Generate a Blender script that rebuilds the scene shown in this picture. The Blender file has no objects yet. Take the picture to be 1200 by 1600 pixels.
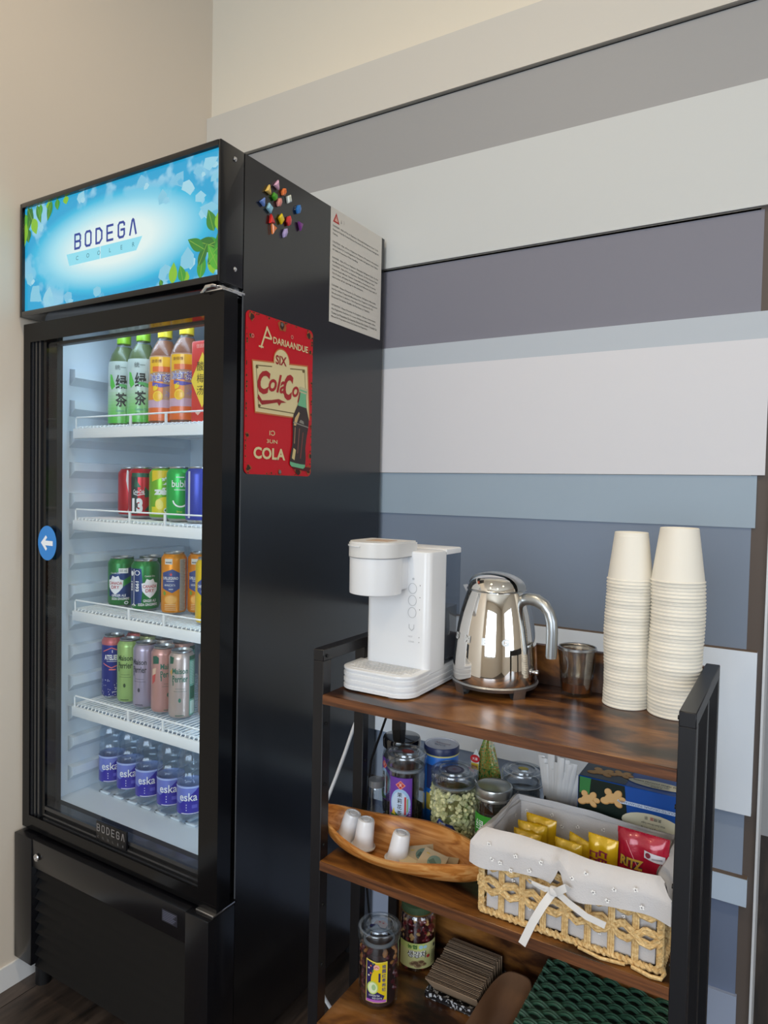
import bpy, bmesh, math, random
from mathutils import Vector, Matrix
from mathutils.geometry import tessellate_polygon
random.seed(7)
S = bpy.context.scene
COL = S.collection
pi = math.pi
def R(d): return math.radians(d)

# ---------------------------------------------------------------- camera
FW = Vector((-0.5147490191, 0.8566382361, -0.0347041736))
RT = Vector((0.8565950926, 0.5155677700, 0.0208499824))
UP = Vector((-0.0357532456, 0.0189949167, 0.9991801131))
cam_d = bpy.data.cameras.new('camera'); cam = bpy.data.objects.new('camera', cam_d); COL.objects.link(cam)
cam_d.sensor_fit = 'HORIZONTAL'; cam_d.sensor_width = 36; cam_d.lens = 36 * 1081.37 / 1200
cam_d.clip_start = 0.02
cam.matrix_world = Matrix(((RT.x, UP.x, -FW.x, 0), (RT.y, UP.y, -FW.y, 0), (RT.z, UP.z, -FW.z, 1.185), (0, 0, 0, 1)))
S.camera = cam
# ---------------------------------------------------------------- world, light, exposure
S.cycles.transparent_max_bounces = 40
S.view_settings.view_transform = 'Standard'; S.view_settings.look = 'None'
S.view_settings.exposure = 0.1; S.view_settings.gamma = 1.0; S.view_settings.use_curve_mapping = False
W = bpy.data.worlds.new('daylight'); S.world = W; W.use_nodes = True
bg = W.node_tree.nodes['Background']; bg.inputs[0].default_value = (0.62, 0.78, 1.0, 1); bg.inputs[1].default_value = 1.0
def area(name, loc, aim, sx, sy, power, col, spread=180):
    l = bpy.data.lights.new(name, 'AREA'); l.shape = 'RECTANGLE'; l.size = sx; l.size_y = sy
    l.energy = power; l.color = col; l.spread = R(spread)
    o = bpy.data.objects.new(name, l); COL.objects.link(o); o.location = loc
    d = Vector(aim) - Vector(loc); o.rotation_euler = d.to_track_quat('-Z', 'Y').to_euler(); return o
area('window_daylight', (0.2, -3.25, 1.55), (0.2, 0, 1.35), 2.3, 1.9, 78, (0.80, 0.90, 1.0))
area('side_window_daylight', (3.15, -0.9, 1.5), (0, 0.2, 1.2), 1.9, 1.7, 30, (0.84, 0.92, 1.0))
area('cooler_light', (-1.255, 1.06, 1.585), (-1.255, 1.20, 0.4), 0.42, 0.03, 0.62, (0.66, 0.84, 1.0))
area('cooler_side_light', (-0.992, 1.045, 1.0), (-1.4, 1.30, 1.0), 0.025, 1.0, 0.9, (0.66, 0.84, 1.0))

# ---------------------------------------------------------------- materials
def lin(c): return c / 12.92 if c <= 0.04045 else ((c + 0.055) / 1.055) ** 2.4
def hexc(h): h = h.lstrip('#'); return tuple(lin(int(h[i:i+2], 16) / 255) for i in (0, 2, 4)) + (1,)
_mc = {}
def M(h, rough=0.5, metal=0.0, coat=0.0, spec=0.5, emit=0.0, bump=0.0, bscale=60, name=None):
    k = (h, rough, metal, coat, spec, emit, bump, bscale)
    if k in _mc: return _mc[k]
    m = bpy.data.materials.new(name or ('paint_' + h.strip('#'))); m.use_nodes = True
    n = m.node_tree.nodes; b = n['Principled BSDF']
    b.inputs['Base Color'].default_value = hexc(h); b.inputs['Roughness'].default_value = rough
    b.inputs['Metallic'].default_value = metal; b.inputs['Coat Weight'].default_value = coat
    b.inputs['Specular IOR Level'].default_value = spec
    if emit: b.inputs['Emission Color'].default_value = hexc(h); b.inputs['Emission Strength'].default_value = emit
    if bump:
        t = n.new('ShaderNodeTexNoise'); t.inputs['Scale'].default_value = bscale; t.inputs['Detail'].default_value = 4
        tc = n.new('ShaderNodeTexCoord'); bp = n.new('ShaderNodeBump'); bp.inputs['Strength'].default_value = bump; bp.inputs['Distance'].default_value = 0.002
        L = m.node_tree.links; L.new(tc.outputs['Object'], t.inputs['Vector']); L.new(t.outputs['Fac'], bp.inputs['Height']); L.new(bp.outputs['Normal'], b.inputs['Normal'])
    _mc[k] = m; return m
def glass(name, tint=(1, 1, 1), rough=0.02, edge=0.35, base=0.04, dark=0.0):
    """thin clear wall: transparent with fresnel-like gloss"""
    m = bpy.data.materials.new(name); m.use_nodes = True; n = m.node_tree.nodes; L = m.node_tree.links
    n.clear(); o = n.new('ShaderNodeOutputMaterial'); mx = n.new('ShaderNodeMixShader')
    t = n.new('ShaderNodeBsdfTransparent'); t.inputs[0].default_value = (*tint, 1)
    g = n.new('ShaderNodeBsdfGlossy'); g.inputs['Roughness'].default_value = rough; g.inputs['Color'].default_value = (0.95, 0.97, 1, 1)
    lw = n.new('ShaderNodeLayerWeight'); lw.inputs['Blend'].default_value = 0.5
    p = n.new('ShaderNodeMath'); p.operation = 'POWER'; p.inputs[1].default_value = 3.0
    r = n.new('ShaderNodeMapRange'); r.inputs['To Min'].default_value = base; r.inputs['To Max'].default_value = edge
    L.new(lw.outputs['Facing'], p.inputs[0]); L.new(p.outputs[0], r.inputs['Value']); L.new(r.outputs[0], mx.inputs[0])
    L.new(t.outputs[0], mx.inputs[1]); L.new(g.outputs[0], mx.inputs[2]); L.new(mx.outputs[0], o.inputs[0]); return m
def ramp_mat(name, stops, scale=(1, 1, 1), nscale=5, detail=6, rough=0.5, bump=0.1, distort=0.0, coat=0.0, kind='noise', spec=0.5, nrough=0.55):
    m = bpy.data.materials.new(name); m.use_nodes = True; n = m.node_tree.nodes; L = m.node_tree.links
    b = n['Principled BSDF']; b.inputs['Roughness'].default_value = rough; b.inputs['Coat Weight'].default_value = coat; b.inputs['Specular IOR Level'].default_value = spec
    tc = n.new('ShaderNodeTexCoord'); mp = n.new('ShaderNodeMapping'); mp.inputs['Scale'].default_value = scale
    L.new(tc.outputs['Object'], mp.inputs['Vector'])
    if kind == 'wave':
        t = n.new('ShaderNodeTexWave'); t.inputs['Distortion'].default_value = distort; t.inputs['Detail'].default_value = detail
    else:
        t = n.new('ShaderNodeTexNoise'); t.inputs['Detail'].default_value = detail; t.inputs['Distortion'].default_value = distort; t.inputs['Roughness'].default_value = nrough
    t.inputs['Scale'].default_value = nscale
    L.new(mp.outputs['Vector'], t.inputs['Vector'])
    cr = n.new('ShaderNodeValToRGB'); e = cr.color_ramp.elements
    while len(e) < len(stops): e.new(0.5)
    for i, (p, c) in enumerate(stops): e[i].position = p; e[i].color = hexc(c)
    L.new(t.outputs['Fac'], cr.inputs['Fac']); L.new(cr.outputs['Color'], b.inputs['Base Color'])
    if bump:
        bp = n.new('ShaderNodeBump'); bp.inputs['Strength'].default_value = bump; bp.inputs['Distance'].default_value = 0.002
        L.new(t.outputs['Fac'], bp.inputs['Height']); L.new(bp.outputs['Normal'], b.inputs['Normal'])
    return m
BLACK = M('#0d0d10', 0.2, 0, 0.2, name='black_gloss'); BLKM = M('#0c0c10', 0.24, name='black_satin_steel')
SIDEM = M('#060608', 0.22, 0, 0, 1.0, name='black_side_panel_steel'); RACKM = M('#131317', 0.36, 0.0, name='black_powder_coat'); CHROME = M('#d8d8da', 0.18, 1.0, name='chrome'); SATW = M('#a2a4a7', 0.42, 1.0, name='brushed_base_metal'); SILVER = M('#c4c6c8', 0.3, 1.0, name='brushed_aluminium')
WHITEP = M('#e6e9ea', 0.4, name='white_plastic'); LINER = M('#d3dfe9', 0.35, name='white_liner')
GLASS = glass('clear_glass', (0.96, 0.98, 0.98)); JARG = glass('jar_glass', (0.90, 0.93, 0.95), 0.06, 0.75, 0.12); LIDG = glass('thick_glass_lid', (0.84, 0.87, 0.88), 0.20, 0.8, 0.16)
PET = glass('clear_plastic', (0.93, 0.95, 0.97), 0.10, 0.60, 0.04); DOORG = glass('cooler_door_glass', (0.92, 0.96, 0.98), 0.01, 0.25, 0.035)
rust = [(0.36, '#1c100a'), (0.44, '#3a2112'), (0.51, '#66401f'), (0.59, '#875829'), (0.72, '#a1754a')]
WOOD = ramp_mat('rustic_brown_board', rust, (2.4, 6.5, 6.5), 2.3, 7, 0.30, 0.04, 0.7, nrough=0.56)
WOODE = ramp_mat('board_edge_grain', [(0.3, '#3b2112'), (0.7, '#7a4a28')], (3, 60, 60), 3, 6, 0.45, 0.1)
FLOORM = ramp_mat('dark_floor_boards', [(0.3, '#241f1c'), (0.5, '#403630'), (0.72, '#5d5047')], (9, 1.1, 1), 3.5, 8, 0.42, 0.12, 0.4)
BOWLW = ramp_mat('oiled_olive_wood', [(0.30, '#9a5a26'), (0.45, '#bd7a38'), (0.55, '#cf9050'), (0.72, '#dca866')], (2.2, 26, 34), 2.2, 4, 0.32, 0.03, 1.6, nrough=.5)
STRAW = ramp_mat('woven_straw', [(0.3, '#b89158'), (0.6, '#dcbd86'), (0.8, '#ecd6a8')], (40, 40, 40), 6, 4, 0.75, 0.3)
GREENW = ramp_mat('dark_green_cord', [(0.3, '#1d3a2c'), (0.6, '#2f5a44'), (0.85, '#4b7c62')], (30, 200, 30), 3, 4, 0.5, 0.3)
CLOTH = M('#c9c6c6', 0.9, 0, 0, 0.2, 0, 0.25, 500, name='grey_linen'); CLOTHW = M('#dcd9d6', 0.85, 0, 0, 0.2, name='white_ribbon')
KRAFT = M('#a48a70', 0.85, name='kraft_card'); KRAFT_GAP = M('#43362d', 0.9, name='kraft_card_gap_shade')  # second kraft is darkened to paint the shade in the gaps between sleeves

# ---------------------------------------------------------------- mesh builder
_tc = {}
def text_tris(s, shear=0.0, off=0.0, sp=1.0):
    k = (s, shear, off, sp)
    if k in _tc: return _tc[k]
    c = bpy.data.curves.new('lettering', 'FONT'); c.body = s; c.size = 1; c.resolution_u = 3; c.shear = shear; c.offset = off; c.space_character = sp
    c.align_x = 'CENTER'; c.fill_mode = 'BOTH'
    o = bpy.data.objects.new('lettering', c); COL.objects.link(o)
    dg = bpy.context.evaluated_depsgraph_get(); me = o.evaluated_get(dg).to_mesh(); me.calc_loop_triangles()
    vs = [(v.co.x, v.co.y) for v in me.vertices]; ts = [tuple(t.vertices) for t in me.loop_triangles]
    o.evaluated_get(dg).to_mesh_clear(); COL.objects.unlink(o); bpy.data.objects.remove(o); bpy.data.curves.remove(c)
    if not vs: vs = [(0, 0)]; ts = []
    x0 = min(v[0] for v in vs); x1 = max(v[0] for v in vs); y0 = min(v[1] for v in vs); y1 = max(v[1] for v in vs)
    vs = [(v[0] - (x0 + x1) / 2, v[1] - (y0 + y1) / 2) for v in vs]
    _tc[k] = (vs, ts, x1 - x0, y1 - y0); return _tc[k]
class MB:
    def __init__(s): s.v = []; s.f = []; s.m = []; s.sm = []; s.mats = []
    def mi(s, mat):
        if mat not in s.mats: s.mats.append(mat)
        return s.mats.index(mat)
    def add(s, vs, fs, mat, smooth=False):
        b = len(s.v); s.v += [tuple(v) for v in vs]; k = s.mi(mat)
        for f in fs: s.f.append(tuple(b + i for i in f)); s.m.append(k); s.sm.append(smooth)
        return s
    def box(s, x0, y0, z0, x1, y1, z1, mat, bev=0.0, seg=2):
        if bev <= 0:
            v = [(x, y, z) for z in (z0, z1) for y in (y0, y1) for x in (x0, x1)]
            return s.add(v, [(0, 2, 3, 1), (4, 5, 7, 6), (0, 1, 5, 4), (2, 6, 7, 3), (0, 4, 6, 2), (1, 3, 7, 5)], mat)
        bm = bmesh.new(); bmesh.ops.create_cube(bm, size=1)
        for v in bm.verts: v.co = Vector(((x0 + x1) / 2 + v.co.x * (x1 - x0), (y0 + y1) / 2 + v.co.y * (y1 - y0), (z0 + z1) / 2 + v.co.z * (z1 - z0)))
        bmesh.ops.bevel(bm, geom=list(bm.edges), offset=bev, segments=seg, affect='EDGES', profile=0.5)
        bm.verts.index_update(); vs = [v.co.copy() for v in bm.verts]; fs = [[v.index for v in f.verts] for f in bm.faces]; bm.free()
        return s.add(vs, fs, mat, True)
    def rbox(s, x0, y0, x1, y1, z0, z1, r, mat, top_bev=0.0, corners=(1, 1, 1, 1), seg=6):
        """box with rounded vertical corners (order: x0y0, x1y0, x1y1, x0y1)"""
        def ring(ins):
            P = []
            for (cx, cy, a0, on) in ((x0, y0, pi, corners[0]), (x1, y0, 1.5 * pi, corners[1]), (x1, y1, 0, corners[2]), (x0, y1, .5 * pi, corners[3])):
                rr = max(r - ins, 0.0005) if on else 0.0005
                qx = cx + (r if on else 0.0005 + ins) * (1 if cx == x0 else -1); qy = cy + (r if on else 0.0005 + ins) * (1 if cy == y0 else -1)
                for i in range(seg + 1):
                    a = a0 + .5 * pi * i / seg; P.append((qx + rr * math.cos(a), qy + rr * math.sin(a)))
            return P
        lv = [(z0, 0)]
        if top_bev: lv += [(z1 - top_bev, 0), (z1 - top_bev * .3, top_bev * .3), (z1, top_bev)]
        else: lv += [(z1, 0)]
        rings = [[(p[0], p[1], z) for p in ring(i)] for z, i in lv]; n = len(rings[0])
        vs = [p for rg in rings for p in rg]; fs = []
        for k in range(len(rings) - 1):
            for i in range(n): fs.append((k * n + i, k * n + (i + 1) % n, (k + 1) * n + (i + 1) % n, (k + 1) * n + i))
        fs.append(tuple(range(n))[::-1]); fs.append(tuple((len(rings) - 1) * n + i for i in range(n)))
        return s.add(vs, fs, mat, True)
    def lathe(s, prof, mat, seg=32, c=(0, 0, 0), axis='Z', a0=0, a1=2 * pi, fn=None, cap=False):
        full = abs(a1 - a0 - 2 * pi) < 1e-6; n = seg if full else seg + 1; vs = []
        for (r, z) in prof:
            for i in range(n):
                a = a0 + (a1 - a0) * i / seg; rr = r * (fn(a, z) if fn else 1); p = (rr * math.cos(a), rr * math.sin(a), z)
                if axis == 'Y': p = (p[0], -p[2], p[1])
                if axis == 'X': p = (p[2], p[0], p[1])
                vs.append((c[0] + p[0], c[1] + p[1], c[2] + p[2]))
        fs = []
        for k in range(len(prof) - 1):
            for i in range(seg if full else seg):
                j = (i + 1) % n if full else i + 1; fs.append((k * n + i, k * n + j, (k + 1) * n + j, (k + 1) * n + i))
        if cap: fs.append(tuple(range(n))[::-1]); fs.append(tuple((len(prof) - 1) * n + i for i in range(n)))
        return s.add(vs, fs, mat, True)
    def cyl(s, c, r, z0, z1, mat, seg=24, axis='Z'): return s.lathe([(0.0001, z0), (r, z0), (r, z1), (0.0001, z1)], mat, seg, c, axis)
    def tube(s, P, r, mat, seg=8, closed=False, caps=True):
        P = [Vector(p) for p in P]; n = len(P); vs = []; N = None
        for i, p in enumerate(P):
            if closed: t = P[(i + 1) % n] - P[i - 1]
            else: t = P[min(i + 1, n - 1)] - P[max(i - 1, 0)]
            if t.length < 1e-9: t = Vector((0, 0, 1))
            t.normalize()
            if N is None: N = t.orthogonal().normalized()
            else:
                N = N - t * N.dot(t); N = t.orthogonal().normalized() if N.length < 1e-6 else N.normalized()
            B = t.cross(N); rr = r(i / (n - 1)) if callable(r) else r
            for k in range(seg): a = 2 * pi * k / seg; vs.append(p + (N * math.cos(a) + B * math.sin(a)) * rr)
        fs = []
        for i in range(n if closed else n - 1):
            j = (i + 1) % n
            for k in range(seg): fs.append((i * seg + k, i * seg + (k + 1) % seg, j * seg + (k + 1) % seg, j * seg + k))
        if caps and not closed: fs.append(tuple(range(seg))[::-1]); fs.append(tuple((n - 1) * seg + k for k in range(seg)))
        return s.add(vs, fs, mat, True)
    def grid(s, fn, nu, nv, mat, closed_u=False):
        vs = [fn(i / nu, j / nv) for j in range(nv + 1) for i in range(nu + 1)]
        fs = [(j * (nu + 1) + i, j * (nu + 1) + i + 1, (j + 1) * (nu + 1) + i + 1, (j + 1) * (nu + 1) + i) for j in range(nv) for i in range(nu)]
        return s.add(vs, fs, mat, True)
    def prism(s, poly, o, u, v, n, h0, h1, mat):
        o, u, v, n = Vector(o), Vector(u), Vector(v), Vector(n); k = len(poly)
        vs = [o + u * p[0] + v * p[1] + n * h for h in (h0, h1) for p in poly]
        t = tessellate_polygon([[Vector((p[0], p[1], 0)) for p in poly]])
        fs = [tuple(x)[::-1] for x in t] + [tuple(k + i for i in x) for x in t] + [(i, (i + 1) % k, k + (i + 1) % k, k + i) for i in range(k)]
        return s.add(vs, fs, mat)
    # ---- printing on surfaces: mp(u, v, offset) -> point
    def _tri(s, T, mp, mat, h, ml):
        vs = []; fs = []; st = list(T)
        while st:
            a, b, c = st.pop()
            e = [abs(a[0] - b[0]), abs(b[0] - c[0]), abs(c[0] - a[0])]; k = e.index(max(e))
            if ml and e[k] > ml:
                if k == 1: a, b, c = b, c, a
                elif k == 2: a, b, c = c, a, b
                m = ((a[0] + b[0]) / 2, (a[1] + b[1]) / 2); st.append((a, m, c)); st.append((m, b, c)); continue
            q = len(vs); vs += [mp(p[0], p[1], h) for p in (a, b, c)]; fs.append((q, q + 1, q + 2))
        return s.add(vs, fs, mat)
    def poly(s, P, mp, mat, h=0.0002, ml=0):
        s.pe = getattr(s, 'pe', 0) + 3e-6; h += s.pe
        t = tessellate_polygon([[Vector((p[0], p[1], 0)) for p in P]])
        T = []
        for x in t:
            a, b, c = (P[i] for i in x)
            if (b[0] - a[0]) * (c[1] - a[1]) - (b[1] - a[1]) * (c[0] - a[0]) < 0: b, c = c, b
            T.append((a, b, c))
        return s._tri(T, mp, mat, h, ml)
    def rect(s, u0, v0, u1, v1, mp, mat, h=0.0002, ml=0): return s.poly([(u0, v0), (u1, v0), (u1, v1), (u0, v1)], mp, mat, h, ml)
    def ell(s, u, v, a, b, mp, mat, h=0.0003, ml=0, n=24, rot=0):
        cr, sr = math.cos(rot), math.sin(rot)
        return s.poly([(u + a * math.cos(2*pi*i/n) * cr - b * math.sin(2*pi*i/n) * sr, v + a * math.cos(2*pi*i/n) * sr + b * math.sin(2*pi*i/n) * cr) for i in range(n)], mp, mat, h, ml)
    def line(s, P, w, mp, mat, h=0.0003, ml=0):
        for a, b in zip(P, P[1:]):
            dx, dy = b[0] - a[0], b[1] - a[1]; l = math.hypot(dx, dy) or 1; nx, ny = -dy / l * w / 2, dx / l * w / 2; ex, ey = dx / l * w / 3, dy / l * w / 3
            s.poly([(a[0] - ex + nx, a[1] - ey + ny), (a[0] - ex - nx, a[1] - ey - ny), (b[0] + ex - nx, b[1] + ey - ny), (b[0] + ex + nx, b[1] + ey + ny)], mp, mat, h, ml)
        return s
    def text(s, t, u, v, hgt, mp, mat, h=0.0004, w=None, ml=0, rot=0, shear=0, bold=0.0, sp=1.0, flip=False):
        s.pe = getattr(s, 'pe', 0) + 3e-6; h += s.pe
        vs, ts, bw, bh = text_tris(t, shear, bold, sp); sy = hgt / bh; sx = (w / bw) if w else sy; cr, sr = math.cos(rot), math.sin(rot)
        P = [(u + x * sx * cr - y * sy * sr, v + x * sx * sr + y * sy * cr) for x, y in vs]
        return s._tri([(P[a], P[b], P[c]) for a, b, c in ts], mp, mat, h, ml)
    def build(s, name, parent=None, loc=None, rot=None, sharp=38):
        me = bpy.data.meshes.new(name); me.from_pydata([tuple(v) for v in s.v], [], s.f)
        for m in s.mats: me.materials.append(m)
        me.polygons.foreach_set('material_index', s.m); me.polygons.foreach_set('use_smooth', s.sm)
        me.update(); me.set_sharp_from_angle(angle=R(sharp))
        o = bpy.data.objects.new(name, me); COL.objects.link(o)
        if parent: o.parent = parent
        if loc: o.location = loc
        if rot: o.rotation_euler = rot
        return o
def plane(o, u, v):
    o, u, v = Vector(o), Vector(u).normalized(), Vector(v).normalized(); n = u.cross(v)
    return lambda a, b, h=0: o + u * a + v * b + n * h
def cylm(Rr, ang, z0=0):
    f = Rr if callable(Rr) else (lambda z: Rr)
    def mp(u, v, h=0):
        r0 = f(v + z0); a = ang + u / r0; return Vector(((r0 + h) * math.cos(a), (r0 + h) * math.sin(a), v + z0))
    return mp
def empty(name, loc, label, cat, group=None, rz=0):
    o = bpy.data.objects.new(name, None); COL.objects.link(o); o.empty_display_size = 0.02; o.location = loc; o.rotation_euler = (0, 0, rz)
    o['label'] = label; o['category'] = cat
    if group: o['group'] = group
    return o
def tag(o, label, cat, group=None):
    o['label'] = label; o['category'] = cat
    if group: o['group'] = group
    return o
def struct(name, mb, **k):
    o = mb.build(name, **k); o['kind'] = 'structure'; return o
def facing(x, y): return math.atan2(-y, -x)      # direction from (x, y) towards the viewer

FL = -0.025
# ================================================================ room shell
def wallm(name, h, rough=0.75): return M(h, rough, 0, 0, 0.3, 0, 0.08, 40, name)
CREAM = wallm('cream_wall_paint', '#dbcfbf'); CREAM2 = wallm('ivory_wall_paint', '#e0d8c8')
m = MB(); m.box(-1.9, -3.6, FL - .1, 4.2, 3.6, FL, FLOORM)
for i in range(34):
    x = -1.7 + i * .17; m.box(x, -3.3, FL, x + .0015, 2.79, FL + .0004, M('#15110f', 0.8))
struct('floor', m)
m = MB(); m.box(-1.8, -3.4, 3.1, 3.4, 2.9, 3.2, wallm('ceiling_paint', '#e6dfd2')); struct('ceiling', m)
m = MB(); m.box(-1.72, -3.3, FL, -1.58, 1.6, 3.1, CREAM); struct('wall_left', m)
m = MB(); m.box(-1.58, -3.2, FL, -1.5745, 1.56, 0.031, M('#e4e4e4', 0.45)); struct('baseboard_left', m)
m = MB(); m.box(-1.58, 1.56, FL, -0.052, 1.68, 3.1, CREAM2); struct('wall_back', m)
# painted boards (thick ones stand proud, thin ones are recessed)
bc = {'a': '#cbc7bf', 'g': '#9a9a9b', 'w': '#c6c9c9', 'd': '#7b7b87', 'l': '#b7bfc8', 'v': '#d6d6db', 'b': '#9aabba', 'n': '#7b889b', 'p': '#e2ecf8', 's': '#8f9db2', 't': '#bccde0', 'k': '#6d7a94', 'q': '#9aa6be'}
for i, (z0, z1, y, xr, c) in enumerate([
    (2.155, 2.289, 1.540, -.060, 'a'), (1.9947, 2.150, 1.550, -.070, 'g'), (1.752, 1.9947, 1.5495, -.064, 'w'),
    (1.547, 1.7465, 1.5575, -.080, 'd'), (1.4935, 1.547, 1.5515, -.062, 'l'), (1.2255, 1.4935, 1.5510, -.0615, 'v'),
    (1.1205, 1.2245, 1.5545, -.075, 'b'), (0.8755, 1.1205, 1.5575, -.082, 'n'), (0.5485, 0.8755, 1.5400, -.062, 'p'),
    (0.4175, 0.5485, 1.5560, -.074, 's'), (0.3620, 0.4175, 1.5420, -.064, 't'), (0.1705, 0.3620, 1.5560, -.078, 'k'), (FL, 0.1705, 1.5480, -.075, 'q')]):
    bm_ = M(bc[c], 0.55, 0, 0, 0.4, 0, 0.12, 25, name='wall_board_paint_' + c)
    b = MB(); b.box(-1.5795, y, z0, xr, 1.56, z1, bm_)
    if i in (8, 10): b.box(-1.5795, y + .001, z1, xr, 1.56, z1 + .0012, M('#6b5d52', 0.8))
    if i in (1, 3): b.box(-1.5795, y + .004, z1, xr + .003, 1.56, z1 + (.005), M('#101012', 0.9))  # black strip paints in the shadow line under the board above
    struct('trim_%d' % (i + 1), b)
b = MB(); b.box(-.052, 1.553, FL, -.0475, 1.685, 3.1, M('#d9dce0', 0.4)); b.box(-.0860, 1.5582, FL, -.0521, 1.5598, 2.155, M('#5a504a', 0.7)); struct('trim_14', b)
# neighbouring room seen past the end of the wall
m = MB(); m.box(-1.58, 2.79, FL, 3.2, 2.9, 3.1, wallm('pale_grey_paint', '#c9ccd0')); struct('wall_far', m)
m = MB(); m.box(-1.7, 1.6, FL, -1.58, 2.9, 3.1, wallm('pale_grey_paint2', '#c4c8cc')); struct('wall_far_left', m)
m = MB(); m.box(3.2, -3.3, FL, 3.3, 2.9, 0.65, CREAM); m.box(3.2, -3.3, 2.35, 3.3, 2.9, 3.1, CREAM); m.box(3.2, -3.3, .65, 3.3, -1.85, 2.35, CREAM); m.box(3.2, .05, .65, 3.3, 2.9, 2.35, CREAM)
struct('wall_right', m)
m = MB(); m.box(-1.72, -3.4, FL, 3.3, -3.3, 0.60, CREAM); m.box(-1.72, -3.4, 2.5, 3.3, -3.3, 3.1, CREAM); m.box(-1.72, -3.4, .6, -.95, -3.3, 2.5, CREAM); m.box(1.35, -3.4, .6, 3.3, -3.3, 2.5, CREAM)
struct('wall_front', m)
WF = M('#e8e8e6', 0.4, name='window_frame_paint')
m = MB()
for x in (-.95, -.21, .56, 1.30): m.box(x, -3.38, .6, x + .05, -3.3, 2.5, WF)
for z in (.6, 1.9, 2.45): m.box(-.95, -3.38, z, 1.35, -3.3, z + .05, WF)
struct('window_1', m)
m = MB()
for y in (-1.85, -.93, 0.0): m.box(3.22, y, .65, 3.28, y + .05, 2.35, WF)
for z in (.65, 2.30): m.box(3.22, -1.85, z, 3.28, .05, z + .05, WF)
struct('window_2', m)
# ceiling downlights
for (x, y, p) in ((-.75, .35, 14), (.75, .35, 12), (-.75, -1.4, 12), (.75, -1.4, 12)):
    e = empty('ceiling_downlight', (x, y, 3.1), 'round warm recessed ceiling downlight above the ' + {(-.75, .35): 'cooler', (.75, .35): 'area right of the rack', (-.75, -1.4): 'floor behind the viewer, left', (.75, -1.4): 'floor behind the viewer, right'}[(x, y)], 'ceiling light', 'warm ceiling downlights')
    MB().lathe([(.045, -.001), (.06, -.006), (.062, 0)], WHITEP).build('trim_ring', e)
    MB().cyl((0, 0, 0), .045, -.003, -.001, M('#ffe2b0', 0.5, emit=6)).build('lamp_disc', e)
    l = bpy.data.lights.new('downlight', 'SPOT'); l.energy = p * 2.5; l.color = (1, .80, .55); l.shadow_soft_size = .05; l.spot_size = R(150); l.spot_blend = .6
    o = bpy.data.objects.new('downlight', l); COL.objects.link(o); o.parent = e; o.location = (0, 0, -.02)
# ================================================================ display cooler
x0, x1 = -1.571, -0.938
fr = empty('display_cooler', (-1.2545, 1.24, FL), 'tall black glass-door drinks cooler with a lit blue sign, standing left of the rack', 'fridge')
OFF = tuple(-c for c in fr.location)
def fp(mb, name, sub=None):
    return mb.build(name, sub or fr, loc=None if sub else OFF)
# body shell (hollow): side panels, back, top, bottom compartment, liner
b = MB()
b.box(x1 - .045, 1.015, FL + .05, x1, 1.535, 1.822, SIDEM); b.box(x0, 1.015, FL + .05, x0 + .04, 1.535, 1.822, SIDEM)
b.box(x0 + .04, 1.46, FL + .05, x1 - .045, 1.535, 1.822, SIDEM); b.box(x0 + .04, 1.015, 1.63, x1 - .045, 1.46, 1.822, SIDEM)
b.box(x0 + .04, 1.015, FL + .05, x1 - .045, 1.46, .39, SIDEM)
fp(b, 'cabinet_body')
EDG = M('#55585c', 0.3, name='grey_edge_bead')
b = MB(); b.box(x1 - .0015, 1.0135, .36, x1 + .0004, 1.0152, 1.56, EDG); fp(b, 'edge_bead')
b = MB(); ix0, ix1, iz0, iz1, iy = -1.527, -.985, .412, 1.60, 1.44
b.box(x0 + .04, 1.016, iz0 - .02, ix0, iy + .01, iz1, LINER); b.box(ix1, 1.016, iz0 - .02, x1 - .046, iy + .01, iz1, LINER)
b.box(ix0, iy, iz0 - .02, ix1, iy + .01, iz1, LINER); b.box(ix0, 1.016, iz1, ix1, iy + .01, iz1 + .01, LINER); b.box(ix0, 1.016, iz0 - .02, ix1, iy + .01, iz0, LINER)
b.box(-1.33, iy - .03, 1.25, ix1 - .02, iy, iz1, LINER, .008)      # evaporator cover on the back wall
for k in range(16):      # moulded shelf ledges on both side walls
    z = 1.447 - .0748 * k
    if z < .45: break
    for (xa, xb, sgn) in ((ix0, ix0 + .021, 1), (ix1, ix1 - .012, -1)):
        P = [(0, -.030), (1, -.012), (1, .008), (0, .010)]
        vs = [(xa + (xb - xa) * p[0], y, z + p[1]) for y in (1.05, 1.40) for p in P]
        b.add(vs, [(0, 1, 2, 3), (7, 6, 5, 4), (1, 5, 6, 2), (2, 6, 7, 3), (0, 4, 5, 1)], LINER)
for k in range(10):      # raised bars on the interior floor
    x = -1.475 + k * .05; b.box(x, 1.10, iz0, x + .009, 1.40, iz0 + .005, LINER, .002); b.box(x, 1.10, iz0, x + .035, 1.109, iz0 + .005, LINER, .002)
fp(b, 'liner')
b = MB(); b.box(x0 + .012, 1.006, 1.548, x1 - .012, 1.016, 1.568, M('#b9bcc0', 0.35)); fp(b, 'gap_strip')
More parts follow.
